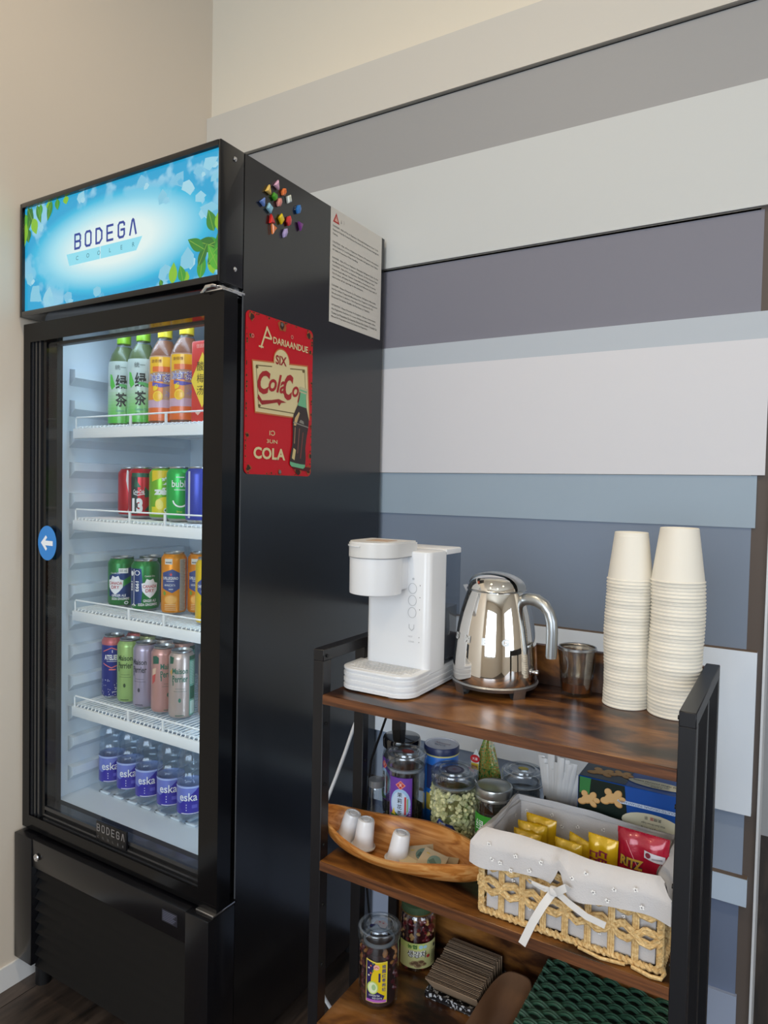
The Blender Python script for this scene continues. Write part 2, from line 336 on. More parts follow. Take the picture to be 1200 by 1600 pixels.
# wire shelves
WIRE = M('#eef2f4', 0.35, name='white_coated_wire')
for zi, z in enumerate((1.318, 1.0985, .8785, .6445)):
    s_ = MB(); sx0, sx1 = -1.500, -1.000
    s_.box(sx0 - .004, 1.043, z - .030, sx1 + .004, 1.051, z - .006, WIRE, .002)
    n = 38
    for k in range(n + 1):
        x = sx0 + (sx1 - sx0) * k / n; s_.tube([(x, 1.047, z - .006), (x, 1.050, z - .002), (x, 1.41, z - .002)], .0019, WIRE, 5)
    for y in (1.06, 1.18, 1.30, 1.41): s_.tube([(sx0, y, z - .0055), (sx1, y, z - .0055)], .0025, WIRE, 6)
    s_.tube([(sx0, 1.05, z - .004), (sx0, 1.41, z - .004)], .003, WIRE, 6); s_.tube([(sx1, 1.05, z - .004), (sx1, 1.41, z - .004)], .003, WIRE, 6)
    so = fp(s_, 'wire_shelf')
    g = MB(); zt = z + .020
    g.tube([(-1.495, 1.046, z - .006), (-1.495, 1.046, zt - .003), (-1.492, 1.046, zt), (-1.008, 1.046, zt), (-1.005, 1.046, zt - .003), (-1.005, 1.046, z - .006)], .0020, WIRE, 6)
    for x in (-1.300, -1.185): g.box(x - .003, 1.0445, z - .006, x + .003, 1.0475, zt, WIRE)
    fp(g, 'guard_rail', so)
# door
DX0, DX1, DZ0, DZ1, DF = -1.576, -.938, .356, 1.550, .964
gx0, gx1, gz0, gz1 = -1.5015, -.989, .418, 1.503
DB = M('#0a0a0c', 0.12, 0, 0.0, 0.3, name='black_gloss_door_frame')
d = MB()
d.box(DX0, DF, DZ0, DX1, 1.000, gz0 - .030, DB); d.box(DX0, DF, gz1 + .004, DX1, 1.000, DZ1, DB)
d.box(DX0, DF, gz0 - .030, DX0 + .026, 1.000, gz1 + .004, DB); d.box(gx1, DF, gz0 - .030, DX1, 1.000, gz1 + .004, DB)
door = fp(d, 'door')
DG = M('#26272a', 0.25, 0, 0.3, name='dark_grey_extrusion'); DK = M('#08080a', 0.5)
d = MB()      # recessed pull profile along the left stile and bottom rail (stepped grooves)
for i, (xa, xb, y, mt) in enumerate([(0, .004, DF + .004, DG), (.004, .011, DF + .012, DK), (.011, .014, DF + .006, DG), (.014, .023, DF + .014, DK), (.023, .027, DF + .007, DG), (.027, .040, DF + .012, DK), (.040, .0455, DF + .009, DB)]):
    d.box(DX0 + .026 + xa, y, gz0 - .030, DX0 + .026 + xb + .003, 1.0, gz1 + .004, mt)
fp(d, 'grip_profile', door)
d = MB()
for i, (za, zb, y, mt) in enumerate([(0, .004, DF + .005, DG), (.004, .010, DF + .010, DK), (.010, .014, DF + .006, DG), (.014, .022, DF + .012, DK), (.022, .030, DF + .009, DG)]):
    d.box(gx0, y, gz0 - .030 + za, gx1, 1.0, gz0 - .030 + zb, mt)
fp(d, 'sill_profile', door)
d = MB(); d.box(DX0 + .012, 1.000, DZ0 + .012, gx0, 1.0145, DZ1 - .012, DK); d.box(gx1, 1.000, DZ0 + .012, DX1 - .012, 1.0145, DZ1 - .012, DK)
d.box(gx0, 1.000, DZ0 + .012, gx1, 1.0145, gz0, DK); d.box(gx0, 1.000, gz1, gx1, 1.0145, DZ1 - .012, DK); fp(d, 'gasket', door)
def rrect(xa, ya, xb, yb, r, n=5):
    P = []
    for cx, cy, a0 in ((xb - r, yb - r, 0), (xa + r, yb - r, 90), (xa + r, ya + r, 180), (xb - r, ya + r, 270)):
        for i in range(n + 1): a = R(a0 + 90 * i / n); P.append((cx + r * math.cos(a), cy + r * math.sin(a)))
    return P
d = MB(); d.poly(rrect(gx0, gz0, gx1, gz1, .012), plane((0, DF + .012, 0), (1, 0, 0), (0, 0, 1)), DOORG, 0); fp(d, 'glass_pane', door)
# white arrow sticker, brand plate
st = MB(); mp = plane((-1.4878, DF + .0040, 1.0415), (1, 0, 0), (0, 0, 1))
st.prism([(.0345 * math.cos(2*pi*i/40), .040 * math.sin(2*pi*i/40)) for i in range(40)], (-1.4878, DF + .004, 1.0415), (1, 0, 0), (0, 0, 1), (0, -1, 0), 0, .0008, M('#2f86d6', 0.4))
st.poly([(-.023, 0), (-.004, .018), (.001, .013), (-.006, .0055), (.022, .0055), (.022, -.0055), (-.006, -.0055), (.001, -.013), (-.004, -.018)], mp, M('#f0f4fa', 0.5), .0012)
fp(st, 'arrow_sticker', door)
def bodega(mb, mp, u0, v0, w, h, mat, t, hh=.0006):
    """angular outlined lettering B O D E G A"""
    lw = w / 6 * .56; st_ = (w - lw) / 5
    G = [[[(0, 0), (0, 1), (.8, 1), (1, .85), (1, .62), (.85, .5), (0, .5)], [(.85, .5), (1, .38), (1, .15), (.8, 0), (0, 0)]],
         [[(0, .15), (0, .85), (.2, 1), (.8, 1), (1, .85), (1, .15), (.8, 0), (.2, 0), (0, .15)]],
         [[(0, 0), (0, 1), (.6, 1), (1, .75), (1, .25), (.6, 0), (0, 0)]],
         [[(1, 1), (0, 1), (0, 0), (1, 0)], [(0, .5), (.9, .5)]],
         [[(1, .78), (1, .88), (.8, 1), (.2, 1), (0, .85), (0, .15), (.2, 0), (.8, 0), (1, .15), (1, .5), (.45, .5)]],
         [[(0, 0), (.38, .93), (.5, 1), (.62, .93), (1, 0)]]]
    for i, g in enumerate(G):
        for P in g: mb.line([(u0 + i * st_ + p[0] * lw, v0 + p[1] * h) for p in P], t, mp, mat, hh)
bp_ = MB(); mp = plane((0, DF + .0025, 0), (1, 0, 0), (0, 0, 1))
bp_.box(-1.305, DF + .0028, .398, -1.205, DF + .0085, .440, M('#0c0c10', 0.3), .0015)
bodega(bp_, mp, -1.300, .4195, .090, .0145, M('#9c9a9c', 0.35, 0.6), .0024)
for i, ch in enumerate('COOLER'): bp_.text(ch, -1.296 + i * .0165, .407, .005, mp, M('#77777a', 0.4), .0006)
fp(bp_, 'brand_plate', door)
# hinges
h_ = MB(); h_.box(-.995, .958, 1.549, -.938, 1.012, 1.5525, CHROME, .001); h_.box(-.950, .975, 1.5525, -.9375, 1.020, 1.5565, CHROME, .001)
h_.cyl((-.958, .978, 0), .006, 1.540, 1.563, CHROME); h_.cyl((-.958, .978, 0), .010, 1.5525, 1.5545, CHROME)
h_.tube([(-.985, .956, 1.551), (-.97, .950, 1.556), (-.955, .952, 1.557), (-.943, .965, 1.555), (-.940, .99, 1.553)], .0035, CHROME, 8)
fp(h_, 'top_hinge')
h_ = MB(); h_.box(-.985, .955, .3505, -.938, 1.02, .3555, CHROME, .001); h_.cyl((-.955, .975, 0), .006, .347, .358, CHROME); fp(h_, 'bottom_hinge')
# lit header
hd = MB(); hz0, hz1, hf = 1.5635, 1.823, .950
hd.box(x0, hf + .001, hz0, x0 + .009, 1.014, hz1, BLACK, .001); hd.box(x1 - .006, hf, hz0, x1, 1.014, hz1, BLACK, .002)
hd.box(x0 + .009, hf, hz1 - .011, x1 - .006, 1.014, hz1, BLACK, .001); hd.box(x0 + .009, hf, hz0, x1 - .006, 1.014, hz0 + .012, BLACK, .001)
hd.box(x0 + .008, hf + .012, hz0 + .01, x1 - .005, 1.014, hz1 - .01, BLACK)
head = fp(hd, 'header_box')
# backlit panel: blue field, pale centre
sg = bpy.data.materials.new('backlit_sign_print'); sg.use_nodes = True; n = sg.node_tree.nodes; L = sg.node_tree.links; pb = n['Principled BSDF']
tc = n.new('ShaderNodeTexCoord'); mp_ = n.new('ShaderNodeMapping'); mp_.inputs['Location'].default_value = (1.252 * 3.3, 0, -1.688 * 9.4); mp_.inputs['Scale'].default_value = (3.3, 1, 9.4)
L.new(tc.outputs['Object'], mp_.inputs['Vector']); sx = n.new('ShaderNodeSeparateXYZ'); L.new(mp_.outputs['Vector'], sx.inputs[0])
cx_ = n.new('ShaderNodeCombineXYZ'); L.new(sx.outputs['X'], cx_.inputs['X']); L.new(sx.outputs['Z'], cx_.inputs['Y'])
vl = n.new('ShaderNodeVectorMath'); vl.operation = 'LENGTH'; L.new(cx_.outputs[0], vl.inputs[0])
cr = n.new('ShaderNodeValToRGB'); e = cr.color_ramp.elements
e[0].position = 0.0; e[0].color = hexc('#eef6f0'); e[1].position = 1.0; e[1].color = hexc('#12a2d4')
for p, c in ((0.40, '#e2f4f2'), (0.66, '#a4e0f0'), (0.90, '#2cb8e0')):
    k = e.new(p); k.color = hexc(c)
L.new(vl.outputs['Value'], cr.inputs['Fac'])
vo = n.new('ShaderNodeTexNoise'); vo.inputs['Scale'].default_value = 16; vo.inputs['Detail'].default_value = 3; L.new(tc.outputs['Object'], vo.inputs['Vector'])
r1 = n.new('ShaderNodeMapRange'); r1.inputs['From Min'].default_value = .52; r1.inputs['From Max'].default_value = .60; r1.inputs['To Max'].default_value = .55; L.new(vo.outputs['Fac'], r1.inputs['Value'])
r2 = n.new('ShaderNodeMapRange'); r2.inputs['From Min'].default_value = .75; r2.inputs['From Max'].default_value = 1.05; L.new(vl.outputs['Value'], r2.inputs['Value'])
mu = n.new('ShaderNodeMath'); mu.operation = 'MULTIPLY'; L.new(r1.outputs[0], mu.inputs[0]); L.new(r2.outputs[0], mu.inputs[1])
mx = n.new('ShaderNodeMix'); mx.data_type = 'RGBA'; L.new(mu.outputs[0], mx.inputs['Factor']); L.new(cr.outputs['Color'], mx.inputs['A']); mx.inputs['B'].default_value = hexc('#b4e2f2')
L.new(mx.outputs['Result'], pb.inputs['Emission Color']); pb.inputs['Emission Strength'].default_value = 0.86; pb.inputs['Base Color'].default_value = (0.02, 0.03, 0.03, 1); pb.inputs['Roughness'].default_value = .25
E_ = lambda h, s=0.8: M(h, 0.3, emit=s)
def EM(h, s=0.8):
    k = ('em', h, s)
    if k in _mc: return _mc[k]
    m_ = bpy.data.materials.new('backlit_ink_' + h.strip('#')); m_.use_nodes = True; q = m_.node_tree.nodes['Principled BSDF']
    q.inputs['Base Color'].default_value = (.02, .02, .02, 1); q.inputs['Emission Color'].default_value = hexc(h); q.inputs['Emission Strength'].default_value = s; q.inputs['Roughness'].default_value = .3
    _mc[k] = m_; return m_
sp = MB(); mp = plane((0, hf + .008, 0), (1, 0, 0), (0, 0, 1)); u0, u1, v0, v1 = x0 + .009, x1 - .006, hz0 + .012, hz1 - .011
sp.rect(u0, v0, u1, v1, mp, sg, 0)
rnd = random.Random(3)
def shard(cx, cy, s, c):
    k = rnd.randint(5, 7); a0 = rnd.random() * 6; P = []
    for i in range(k):
        a = a0 + 2 * pi * i / k; r = s * rnd.uniform(.5, 1.1); P.append((min(max(cx + r * math.cos(a), u0), u1), min(max(cy + r * math.sin(a) * .8, v0), v1)))
    sp.poly(P, mp, EM(c, .8), .0002 + rnd.random() * .0002)
for cx, cy, s in ((-1.47, 1.60, .030), (-1.52, 1.61, .03), (-1.40, 1.59, .02), (-1.54, 1.65, .02), (-1.06, 1.775, .022), (-1.03, 1.755, .02), (-1.0, 1.73, .018), (-.97, 1.79, .02), (-1.0, 1.78, .016), (-.96, 1.76, .014), (-.99, 1.70, .016), (-1.10, 1.75, .025), (-.97, 1.70, .03), (-1.03, 1.62, .035), (-1.09, 1.60, .025), (-1.16, 1.79, .02), (-1.3, 1.59, .018), (-1.36, 1.80, .02), (-1.50, 1.76, .012)):
    shard(cx, cy, s, rnd.choice(['#86cfe9', '#98d8ee', '#7cc8e8', '#a6def0'])); shard(cx + .01, cy - .008, s * .5, rnd.choice(['#a8def0', '#5cbce4', '#90d4ee']))
def leaf(cx, cy, l, w, a, c):
    P = []; ca, sa = math.cos(R(a)), math.sin(R(a))
    for i in range(9): t = i / 8; P.append((t * l, w * math.sin(pi * t ** .8)))
    for i in range(7, 0, -1): t = i / 8; P.append((t * l, -w * math.sin(pi * t ** .8)))
    Q = [(min(max(cx + x * ca - y * sa, u0), u1), min(max(cy + x * sa + y * ca, v0), v1)) for x, y in P]
    k = rnd.random() * .0004 + .0006; sp.poly(Q, mp, EM(c, .72), k)
    sp.line([(min(max(cx + x * ca, u0), u1), min(max(cy + x * sa, v0), v1)) for x in (0, l * .9)], .0012, mp, EM('#9bd24a', .6), k + .0001)
GR = ['#2f8f2a', '#3aa52e', '#257a24', '#54b82f', '#8fd02c']
for (cx, cy, l, w, a, c) in ((-1.56, 1.80, .05, .014, -80, 3), (-1.55, 1.812, .045, .011, -60, 2), (-1.535, 1.812, .055, .010, -105, 2), (-1.515, 1.812, .045, .009, -70, 0), (-1.50, 1.812, .03, .008, -95, 1),
        (-1.53, 1.785, .04, .013, -70, 4), (-1.55, 1.765, .032, .012, -85, 2), (-1.46, 1.812, .045, .010, -110, 0), (-1.47, 1.812, .02, .010, -90, 4), (-1.44, 1.812, .025, .009, -85, 1), (-1.41, 1.812, .018, .010, -80, 4), (-1.556, 1.78, .06, .010, -100, 4),
        (-.945, 1.585, .06, .013, 120, 3), (-.945, 1.60, .055, .012, 95, 0), (-.955, 1.63, .05, .014, 160, 2), (-.95, 1.64, .05, .014, 190, 1), (-.985, 1.63, .05, .012, 150, 0), (-.96, 1.66, .045, .013, 110, 0), (-.95, 1.66, .04, .011, 80, 4),
        (-.995, 1.576, .05, .012, 80, 1), (-1.0, 1.6, .05, .010, 60, 2), (-1.04, 1.576, .034, .011, 105, 1), (-1.035, 1.576, .02, .010, 75, 4), (-1.07, 1.576, .042, .012, 85, 4), (-1.10, 1.576, .014, .006, 110, 0), (-.96, 1.58, .05, .012, 100, 4), (-.975, 1.60, .045, .012, 40, 2), (-.96, 1.62, .035, .012, 20, 1)):
    leaf(cx, cy, l, w, a, GR[c])
bodega(sp, mp, -1.375, 1.692, .198, .030, EM('#123a9a', .8), .0050, .0012)
sp.poly([(-1.405, 1.684), (-1.158, 1.684), (-1.176, 1.658), (-1.395, 1.658)], mp, EM('#8fe0f2', .86), .0008)
sp.rect(-1.2905, 1.655, -1.2885, 1.684, mp, EM('#dff4f8', .86), .0011)
for i, ch in enumerate('COOLER'): sp.text(ch, -1.367 + i * .0365, 1.671, .009, mp, EM('#3a8ca0', .6), .0012)
fp(sp, 'sign_panel', head)
def screw(loc, ax, r=.0045, parent=None):
    s_ = MB()
    if ax == 'X': s_.lathe([(.0001, .003), (r * .6, .0028), (r, .001), (r, 0)], CHROME, 14, loc, 'X')
    else: s_.lathe([(.0001, .003), (r * .6, .0028), (r, .001), (r, 0)], CHROME, 14, loc, 'Y')
    return fp(s_, 'screw', parent)
screw((x1, .988, 1.8), 'X', parent=head); screw((x1, .991, 1.595), 'X', parent=head)
# base with louvre panel
bs = MB(); bz0, bz1 = .048, .350
bs.box(x0 - .002, .942, bz0, -1.505, 1.015, bz1, BLKM, .002); bs.box(-1.000, .942, bz0 - .05, x1, 1.015, bz1, BLKM, .002)
bs.box(-1.505, .944, .285, -1.0, 1.015, bz1, BLKM, .0015); bs.box(-1.505, .972, bz0 - .02, -1.0, 1.015, .29, DK)
base = fp(bs, 'base_frame')
lv = MB()
for k in range(9):
    z = .262 - k * .027
    lv.add([(-1.503, .950, z), (-1.002, .950, z), (-1.002, .966, z + .022), (-1.503, .966, z + .022), (-1.503, .953, z - .002), (-1.002, .953, z - .002)], [(0, 1, 2, 3), (4, 5, 1, 0)], M('#09090b', 0.35, 0, 0, 0.25))
fp(lv, 'louvre_panel', base)
lk = MB(); lk.lathe([(.0001, .0012), (.004, .0012), (.0042, .0022), (.0075, .0018), (.0088, .0005), (.0088, 0)], CHROME, 20, (-1.4855, .942, .3128), 'Y'); fp(lk, 'lock', base)
sk = MB(); mp = plane((-1.045, .944, .322), (1, 0, 0), (0, 0, 1))
sk.rect(-.022, -.0125, .022, .0125, mp, M('#1d1d28', 0.5), .0004)
for i in range(6): sk.rect(-.019, .008 - i * .0034, .019 - (i % 3) * .004, .0092 - i * .0034, mp, M('#6f7184', 0.6), .0008)
fp(sk, 'rating_sticker', base)
ft = [(-1.53, .99), (-.975, .99), (-1.53, 1.49), (-.975, 1.49)]
for x, y in ft: f_ = MB(); f_.cyl((x, y, 0), .018, FL, FL + .052, DK); fp(f_, 'foot')

# ---------------------------------------------------------------- signs and magnets on the cooler side
sx_ = x1 + .0004
tin = empty('tin_sign', (sx_, 1.130, 1.207), 'worn red metal cola sign with rusty edges on the side of the black cooler', 'sign')
t = MB(); Wt, Ht = .2155, .3205
def tp(u, v): return (u - Wt / 2, v)
RP = [(p[0] - Wt / 2, p[1]) for p in rrect(0, 0, Wt, Ht, .012)]
t.prism(RP, (0, 0, 0), (0, 1, 0), (0, 0, 1), (1, 0, 0), .0002, .0014, M('#cc0c1e', 0.42, 0.0, 0.0, 0.35))
mp = lambda u, v, h=0: Vector((.0014 + h, u * Wt - Wt / 2, v * Ht))
CRM = M('#e3d3a0', 0.5); RD = M('#9c1d1c', 0.5); BRN = M('#3a2418', 0.8); OR = M('#a8562a', 0.75); DKC = M('#2a1512', 0.35); MINT = M('#6fb98a', 0.4)
rnd = random.Random(11)
def blob(u, v, s, c, h): t.poly([(min(max(u + s * rnd.uniform(.5, 1.2) * math.cos(2*pi*i/9), .006), .994), min(max(v + s * .67 * rnd.uniform(.5, 1.2) * math.sin(2*pi*i/9), .004), .996)) for i in range(9)], mp, c, h)
for i in range(120):
    e_ = rnd.random() * 2 * (1 + 1.5)
    if e_ < 1: u, v = e_, 1 - rnd.random() * .012
    elif e_ < 2: u, v = e_ - 1, rnd.random() * .012
    elif e_ < 3.5: u, v = rnd.random() * .018, (e_ - 2) / 1.5
    else: u, v = 1 - rnd.random() * .018, (e_ - 3.5) / 1.5
    if min(u, 1 - u) < .05 and min(v, 1 - v) < .04: continue
    s_ = rnd.uniform(.006, .020); blob(u, v, s_, OR, .0001); blob(u, v, s_ * .7, BRN, .0002)
for (u, v, s_) in ((.07, .965, .045), (.93, .96, .05), (.95, .85, .03), (.5, .965, .06), (.78, .03, .06), (.05, .035, .045), (.95, .04, .05), (.5, .02, .04), (.03, .24, .03), (.06, .85, .028), (.98, .14, .03)):
    blob(u, v, s_, OR, .00015); blob(u, v, s_ * .72, BRN, .0003)
for (u, v) in ((.5, .975), (.5, .022)): t.ell(u, v, .018, .012, mp, M('#8e8a88', 0.4, 0.8), .0006)
for (u, v) in ((.655, .915), (.885, .237), (.085, .85)): t.ell(u, v, .02, .013, mp, M('#d98f7a', 0.6), .0004); t.ell(u, v, .013, .008, mp, M('#b3202a', 0.5), .0005)
# heading: tall A and the rest
t.line([(.20, .795), (.28, .925), (.345, .865)], .018, mp, CRM, .0006); t.line([(.245, .862), (.335, .862)], .012, mp, CRM, .0007); t.line([(.17, .797), (.23, .797)], .010, mp, CRM, .0007)
t.text('DARIAANDUE', .640, .860, .043, mp, CRM, .0006, w=.54, bold=.022)
# cream panel with arch
t.poly([(.075, .705), (.915, .755), (.965, .385), (.125, .380)], mp, M('#c9713a', 0.5), .0004); t.ell(.50, .735, .125, .085, mp, M('#c9713a', 0.5), .0004)
t.poly([(.09, .697), (.90, .745), (.945, .393), (.135, .390)], mp, CRM, .0006); t.ell(.50, .738, .112, .074, mp, CRM, .0006)
LN = M('#6c5a34', 0.6)
t.line([(.355, .690), (.135, .675), (.175, .418), (.90, .415)], .006, mp, LN, .0008); t.line([(.63, .705), (.86, .720), (.905, .42)], .006, mp, LN, .0008)
for (u, v) in ((.145, .665), (.84, .708), (.185, .430), (.885, .432)): t.ell(u, v, .022, .010, mp, LN, .0009, n=5)
t.text('SIX', .49, .742, .060, mp, RD, .0009, w=.165, bold=.03)
RC = M('#ac1c20', 0.5); t.text('C', .245, .580, .150, mp, RC, .0010, w=.18, bold=.04, shear=.25); t.text('ola', .440, .590, .118, mp, RC, .0011, w=.26, bold=.022, shear=.3, sp=1.0); t.text('C', .605, .580, .170, mp, RC, .0010, w=.15, bold=.04, shear=.25); t.text('op', .765, .545, .105, mp, RC, .0011, w=.20, bold=.022, shear=.3)
t.poly([(.17, .50), (.22, .465), (.36, .478), (.46, .492), (.58, .478), (.50, .470), (.47, .448), (.44, .468), (.33, .452), (.22, .437), (.155, .475)], mp, RD, .0010)
t.text('·', .565, .61, .012, mp, RD, .0010)
t.text('IƆ', .375, .268, .032, mp, CRM, .0006, w=.08, bold=.012); t.text('3UN', .375, .214, .024, mp, CRM, .0006, w=.155, bold=.01); t.text('COLA', .345, .135, .075, mp, CRM, .0006, w=.46, bold=.035)
# drawn bottle, leaning
def bo(pts, c, h, cu=.80, cv=.30, a=-.10):
    ca, sa = math.cos(a), math.sin(a); t.poly([(cu + (x * ca - y * sa * 1.5), cv + (x * sa / 1.5 + y * ca)) for x, y in pts], mp, c, h)
def sym(P): return [(x, y) for y, x in P] + [(-x, y) for y, x in reversed(P)]
bo([(-.10, -.24), (.23, -.225), (.20, -.255), (-.05, -.26)], M('#5a0f14', 0.6), .0005)
bo(sym([(-.245, .10), (-.23, .125), (-.17, .125), (-.10, .105), (-.03, .112), (.05, .13), (.10, .125), (.17, .075), (.22, .055), (.265, .050), (.275, .062), (.295, .062), (.300, .05)]), DKC, .0012)
bo(sym([(.17, .072), (.22, .052), (.262, .047), (.264, .047)]), MINT, .0014); bo(sym([(.262, .064), (.300, .060), (.301, .060)]), M('#c9c09a', 0.5), .0014); bo(sym([(.272, .056), (.282, .056)]), MINT, .0016)
bo(sym([(-.245, .095), (-.232, .12), (-.215, .122), (-.218, .04)]), MINT, .0014)
bo([(-.098, -.19), (-.055, -.20), (-.045, -.13), (-.085, -.12)], M('#d9c487', 0.5), .0014); bo([(-.11, .03), (-.075, .03), (-.03, .12), (-.045, .13), (-.10, .08)], M('#d0b27a', 0.5), .0014); bo([(-.085, -.09), (-.070, -.09), (-.078, .02), (-.092, .02)], M('#9a7a5a', 0.5), .0014)
bo([(.03, -.18), (.045, -.18), (.055, 0), (.04, 0)], M('#7a3a30', 0.4), .0014); bo([(-.02, -.15), (-.012, -.15), (-.01, .02), (-.02, .02)], M('#94584a', 0.4), .0014)
bo([(-.12, .045), (.125, .04), (.125, .047), (-.12, .053)], M('#8d8a80', 0.5), .0015); bo([(-.03, .06), (.05, .055), (.04, .075), (-.01, .08)], M('#8d8a80', 0.5), .0015)
t.build('sign_plate', tin)
po = MB(); pw, ph = .2225, .2590; mp = lambda u, v, h=0: Vector((.0006 + h, u - pw / 2, v))
po.box(0, -pw / 2, 0, .0006, pw / 2, ph, M('#d8d3ca', 0.7))
po.poly([(.008, ph - .031), (.034, ph - .031), (.021, ph - .008)], mp, M('#b8322c', 0.6), .0002); po.poly([(.0145, ph - .0275), (.0275, ph - .0275), (.021, ph - .015)], mp, M('#e8b7a8', 0.6), .0004)
po.text('!', .021, ph - .022, .008, mp, M('#b8322c'), .0006); po.text('▲', .041, ph - .021, .010, mp, M('#9a958e'), .0004, w=.004); po.text(')', .052, ph - .021, .010, mp, M('#9a958e'), .0004)
INK = M('#4c4a48', 0.8)
paras = [["DANGER - Risk of Fire or Explosion. Flammable Refrigerant Used. To Be", "Repaired Only By Trained Service Personnel. Do Not Puncture Refrigerant", "Tubing."],
         ["CAUTION - Risk of Fire or Explosion. Dispose of Properly in Accordance", "With Federal Or Local Regulations. Flammable Refrigerant Used. Follow", "All Safety Precautions When Handling."],
         ["DANGER - Risk of Fire or Explosion. Flammable Refrigerant Used. Do Not", "Use Mechanical Devices To Defrost Refrigerator. Do Not Puncture Tube.", "CAUTION - Risk of Fire or Explosion. Flammable Refrigerant Used.", "Consult Repair Manual / Owner's Guide Before Attempting To Service", "This Product. All Safety Precautions Must be Followed. Keep clear of", "obstruction all air openings in the enclosure."],
         ["DANGER - Risque D'incendie Ou D'explosion. Refrigerant Inflammable.", "Ne Pas Utiliser D'appareils Mecaniques Pour Degivrer Le Refrigerateur.", "Ne pas perforer la tubulure. A Etre Reparees Uniquement Par Du", "Personnel De Service Qualifie. Ne Pas Percer La Tubulure."],
         ["ATTENTION - Risque D'incendie Ou D'explosion. Eliminer Conformement", "Aux Reglements Federaux Ou Locaux. Refrigerant Inflammable Utilise.", "Toutes Les Precautions De Securite Doivent Etre Suivies. Consulter Le", "Manuel Du Proprietaire Avant De Tenter Une Reparation."]]
v = ph - .040
for P in paras:
    for ln in P:
        w_ = .200 * min(1, len(ln) / 70); po.text(ln, .008 + w_ / 2, v, .0050, mp, INK, .0002, w=w_, bold=.012); v -= .0088
    v -= .0095
o = po.build('paper_notice', loc=(sx_, 1.4095, 1.563)); tag(o, 'white sheet of small printed warnings with a red triangle on the cooler side', 'notice')
for (nm, Y, Z, c, sh, s_, a) in (('light pink triangular', 1.1045, 1.7952, '#d9a9c4', 3, .012, 15), ('pale yellow triangular', 1.0793, 1.7756, '#dcb860', 3, .012, 8), ('orange six-sided', 1.127, 1.7895, '#e0702c', 6, .010, 30), ('small green squarish', 1.0991, 1.7702, '#4a9a2a', 5, .0085, 10),
        ('white lozenge', 1.1439, 1.7813, '#cfd4c8', 4, .011, 20), ('periwinkle blue triangular', 1.0626, 1.7468, '#6f8fd6', 3, .011, 25), ('salmon pink lozenge', 1.1134, 1.7638, '#dc8a80', 6, .011, 25), ('pale blue squarish', 1.084, 1.7419, '#8cc0d6', 4, .0105, 25),
        ('deep blue lozenge', 1.1763, 1.7717, '#2a74c0', 6, .0115, 20), ('red triangular', 1.0904, 1.7199, '#cf2420', 3, .012, -15), ('bright yellow diamond', 1.1202, 1.7326, '#e0c31a', 4, .0115, 0), ('red lozenge', 1.145, 1.7371, '#cf3438', 6, .012, 12),
        ('purple wedge', 1.1837, 1.7407, '#7a3a86', 3, .012, 180), ('orange triangular', 1.0967, 1.7054, '#e07a38', 3, .013, 195), ('lavender long', 1.1332, 1.7083, '#a99acb', 6, .0125, 25)):
    k = MB(); n_ = sh; el = {3: 1.0, 4: .78, 5: 1.0, 6: .62}[sh]
    if 'long' in nm: el = .5
    if 'squarish' in nm: el = .95
    P = []
    for i in range(n_):
        an = R(90) + 2 * pi * i / n_ + (R(45) if 'squarish' in nm else 0); yy, zz = math.cos(an) * s_ * el * (1 if sh != 3 else .75), math.sin(an) * s_; ar = -R(a)
        P.append((yy * math.cos(ar) - zz * math.sin(ar), yy * math.sin(ar) + zz * math.cos(ar)))
    vs = []; 
    for h_, q in ((0, .82), (.003, 1.0), (.0055, .95), (.0075, .62)): vs += [(h_, p[0] * q, p[1] * q) for p in P]
    fs = [(j * n_ + i, j * n_ + (i + 1) % n_, (j + 1) * n_ + (i + 1) % n_, (j + 1) * n_ + i) for j in range(3) for i in range(n_)]; fs += [tuple(3 * n_ + i for i in range(n_)), tuple(range(n_))[::-1]]
    k.add(vs, fs, M(c, 0.18, 0, 0.5, name='gem_resin'))
    o = k.build('gem_magnet', loc=(sx_ + .0003, Y, Z)); tag(o, nm + ' gem magnet in the cluster high on the cooler side', 'magnet', 'gem magnets on the cooler')
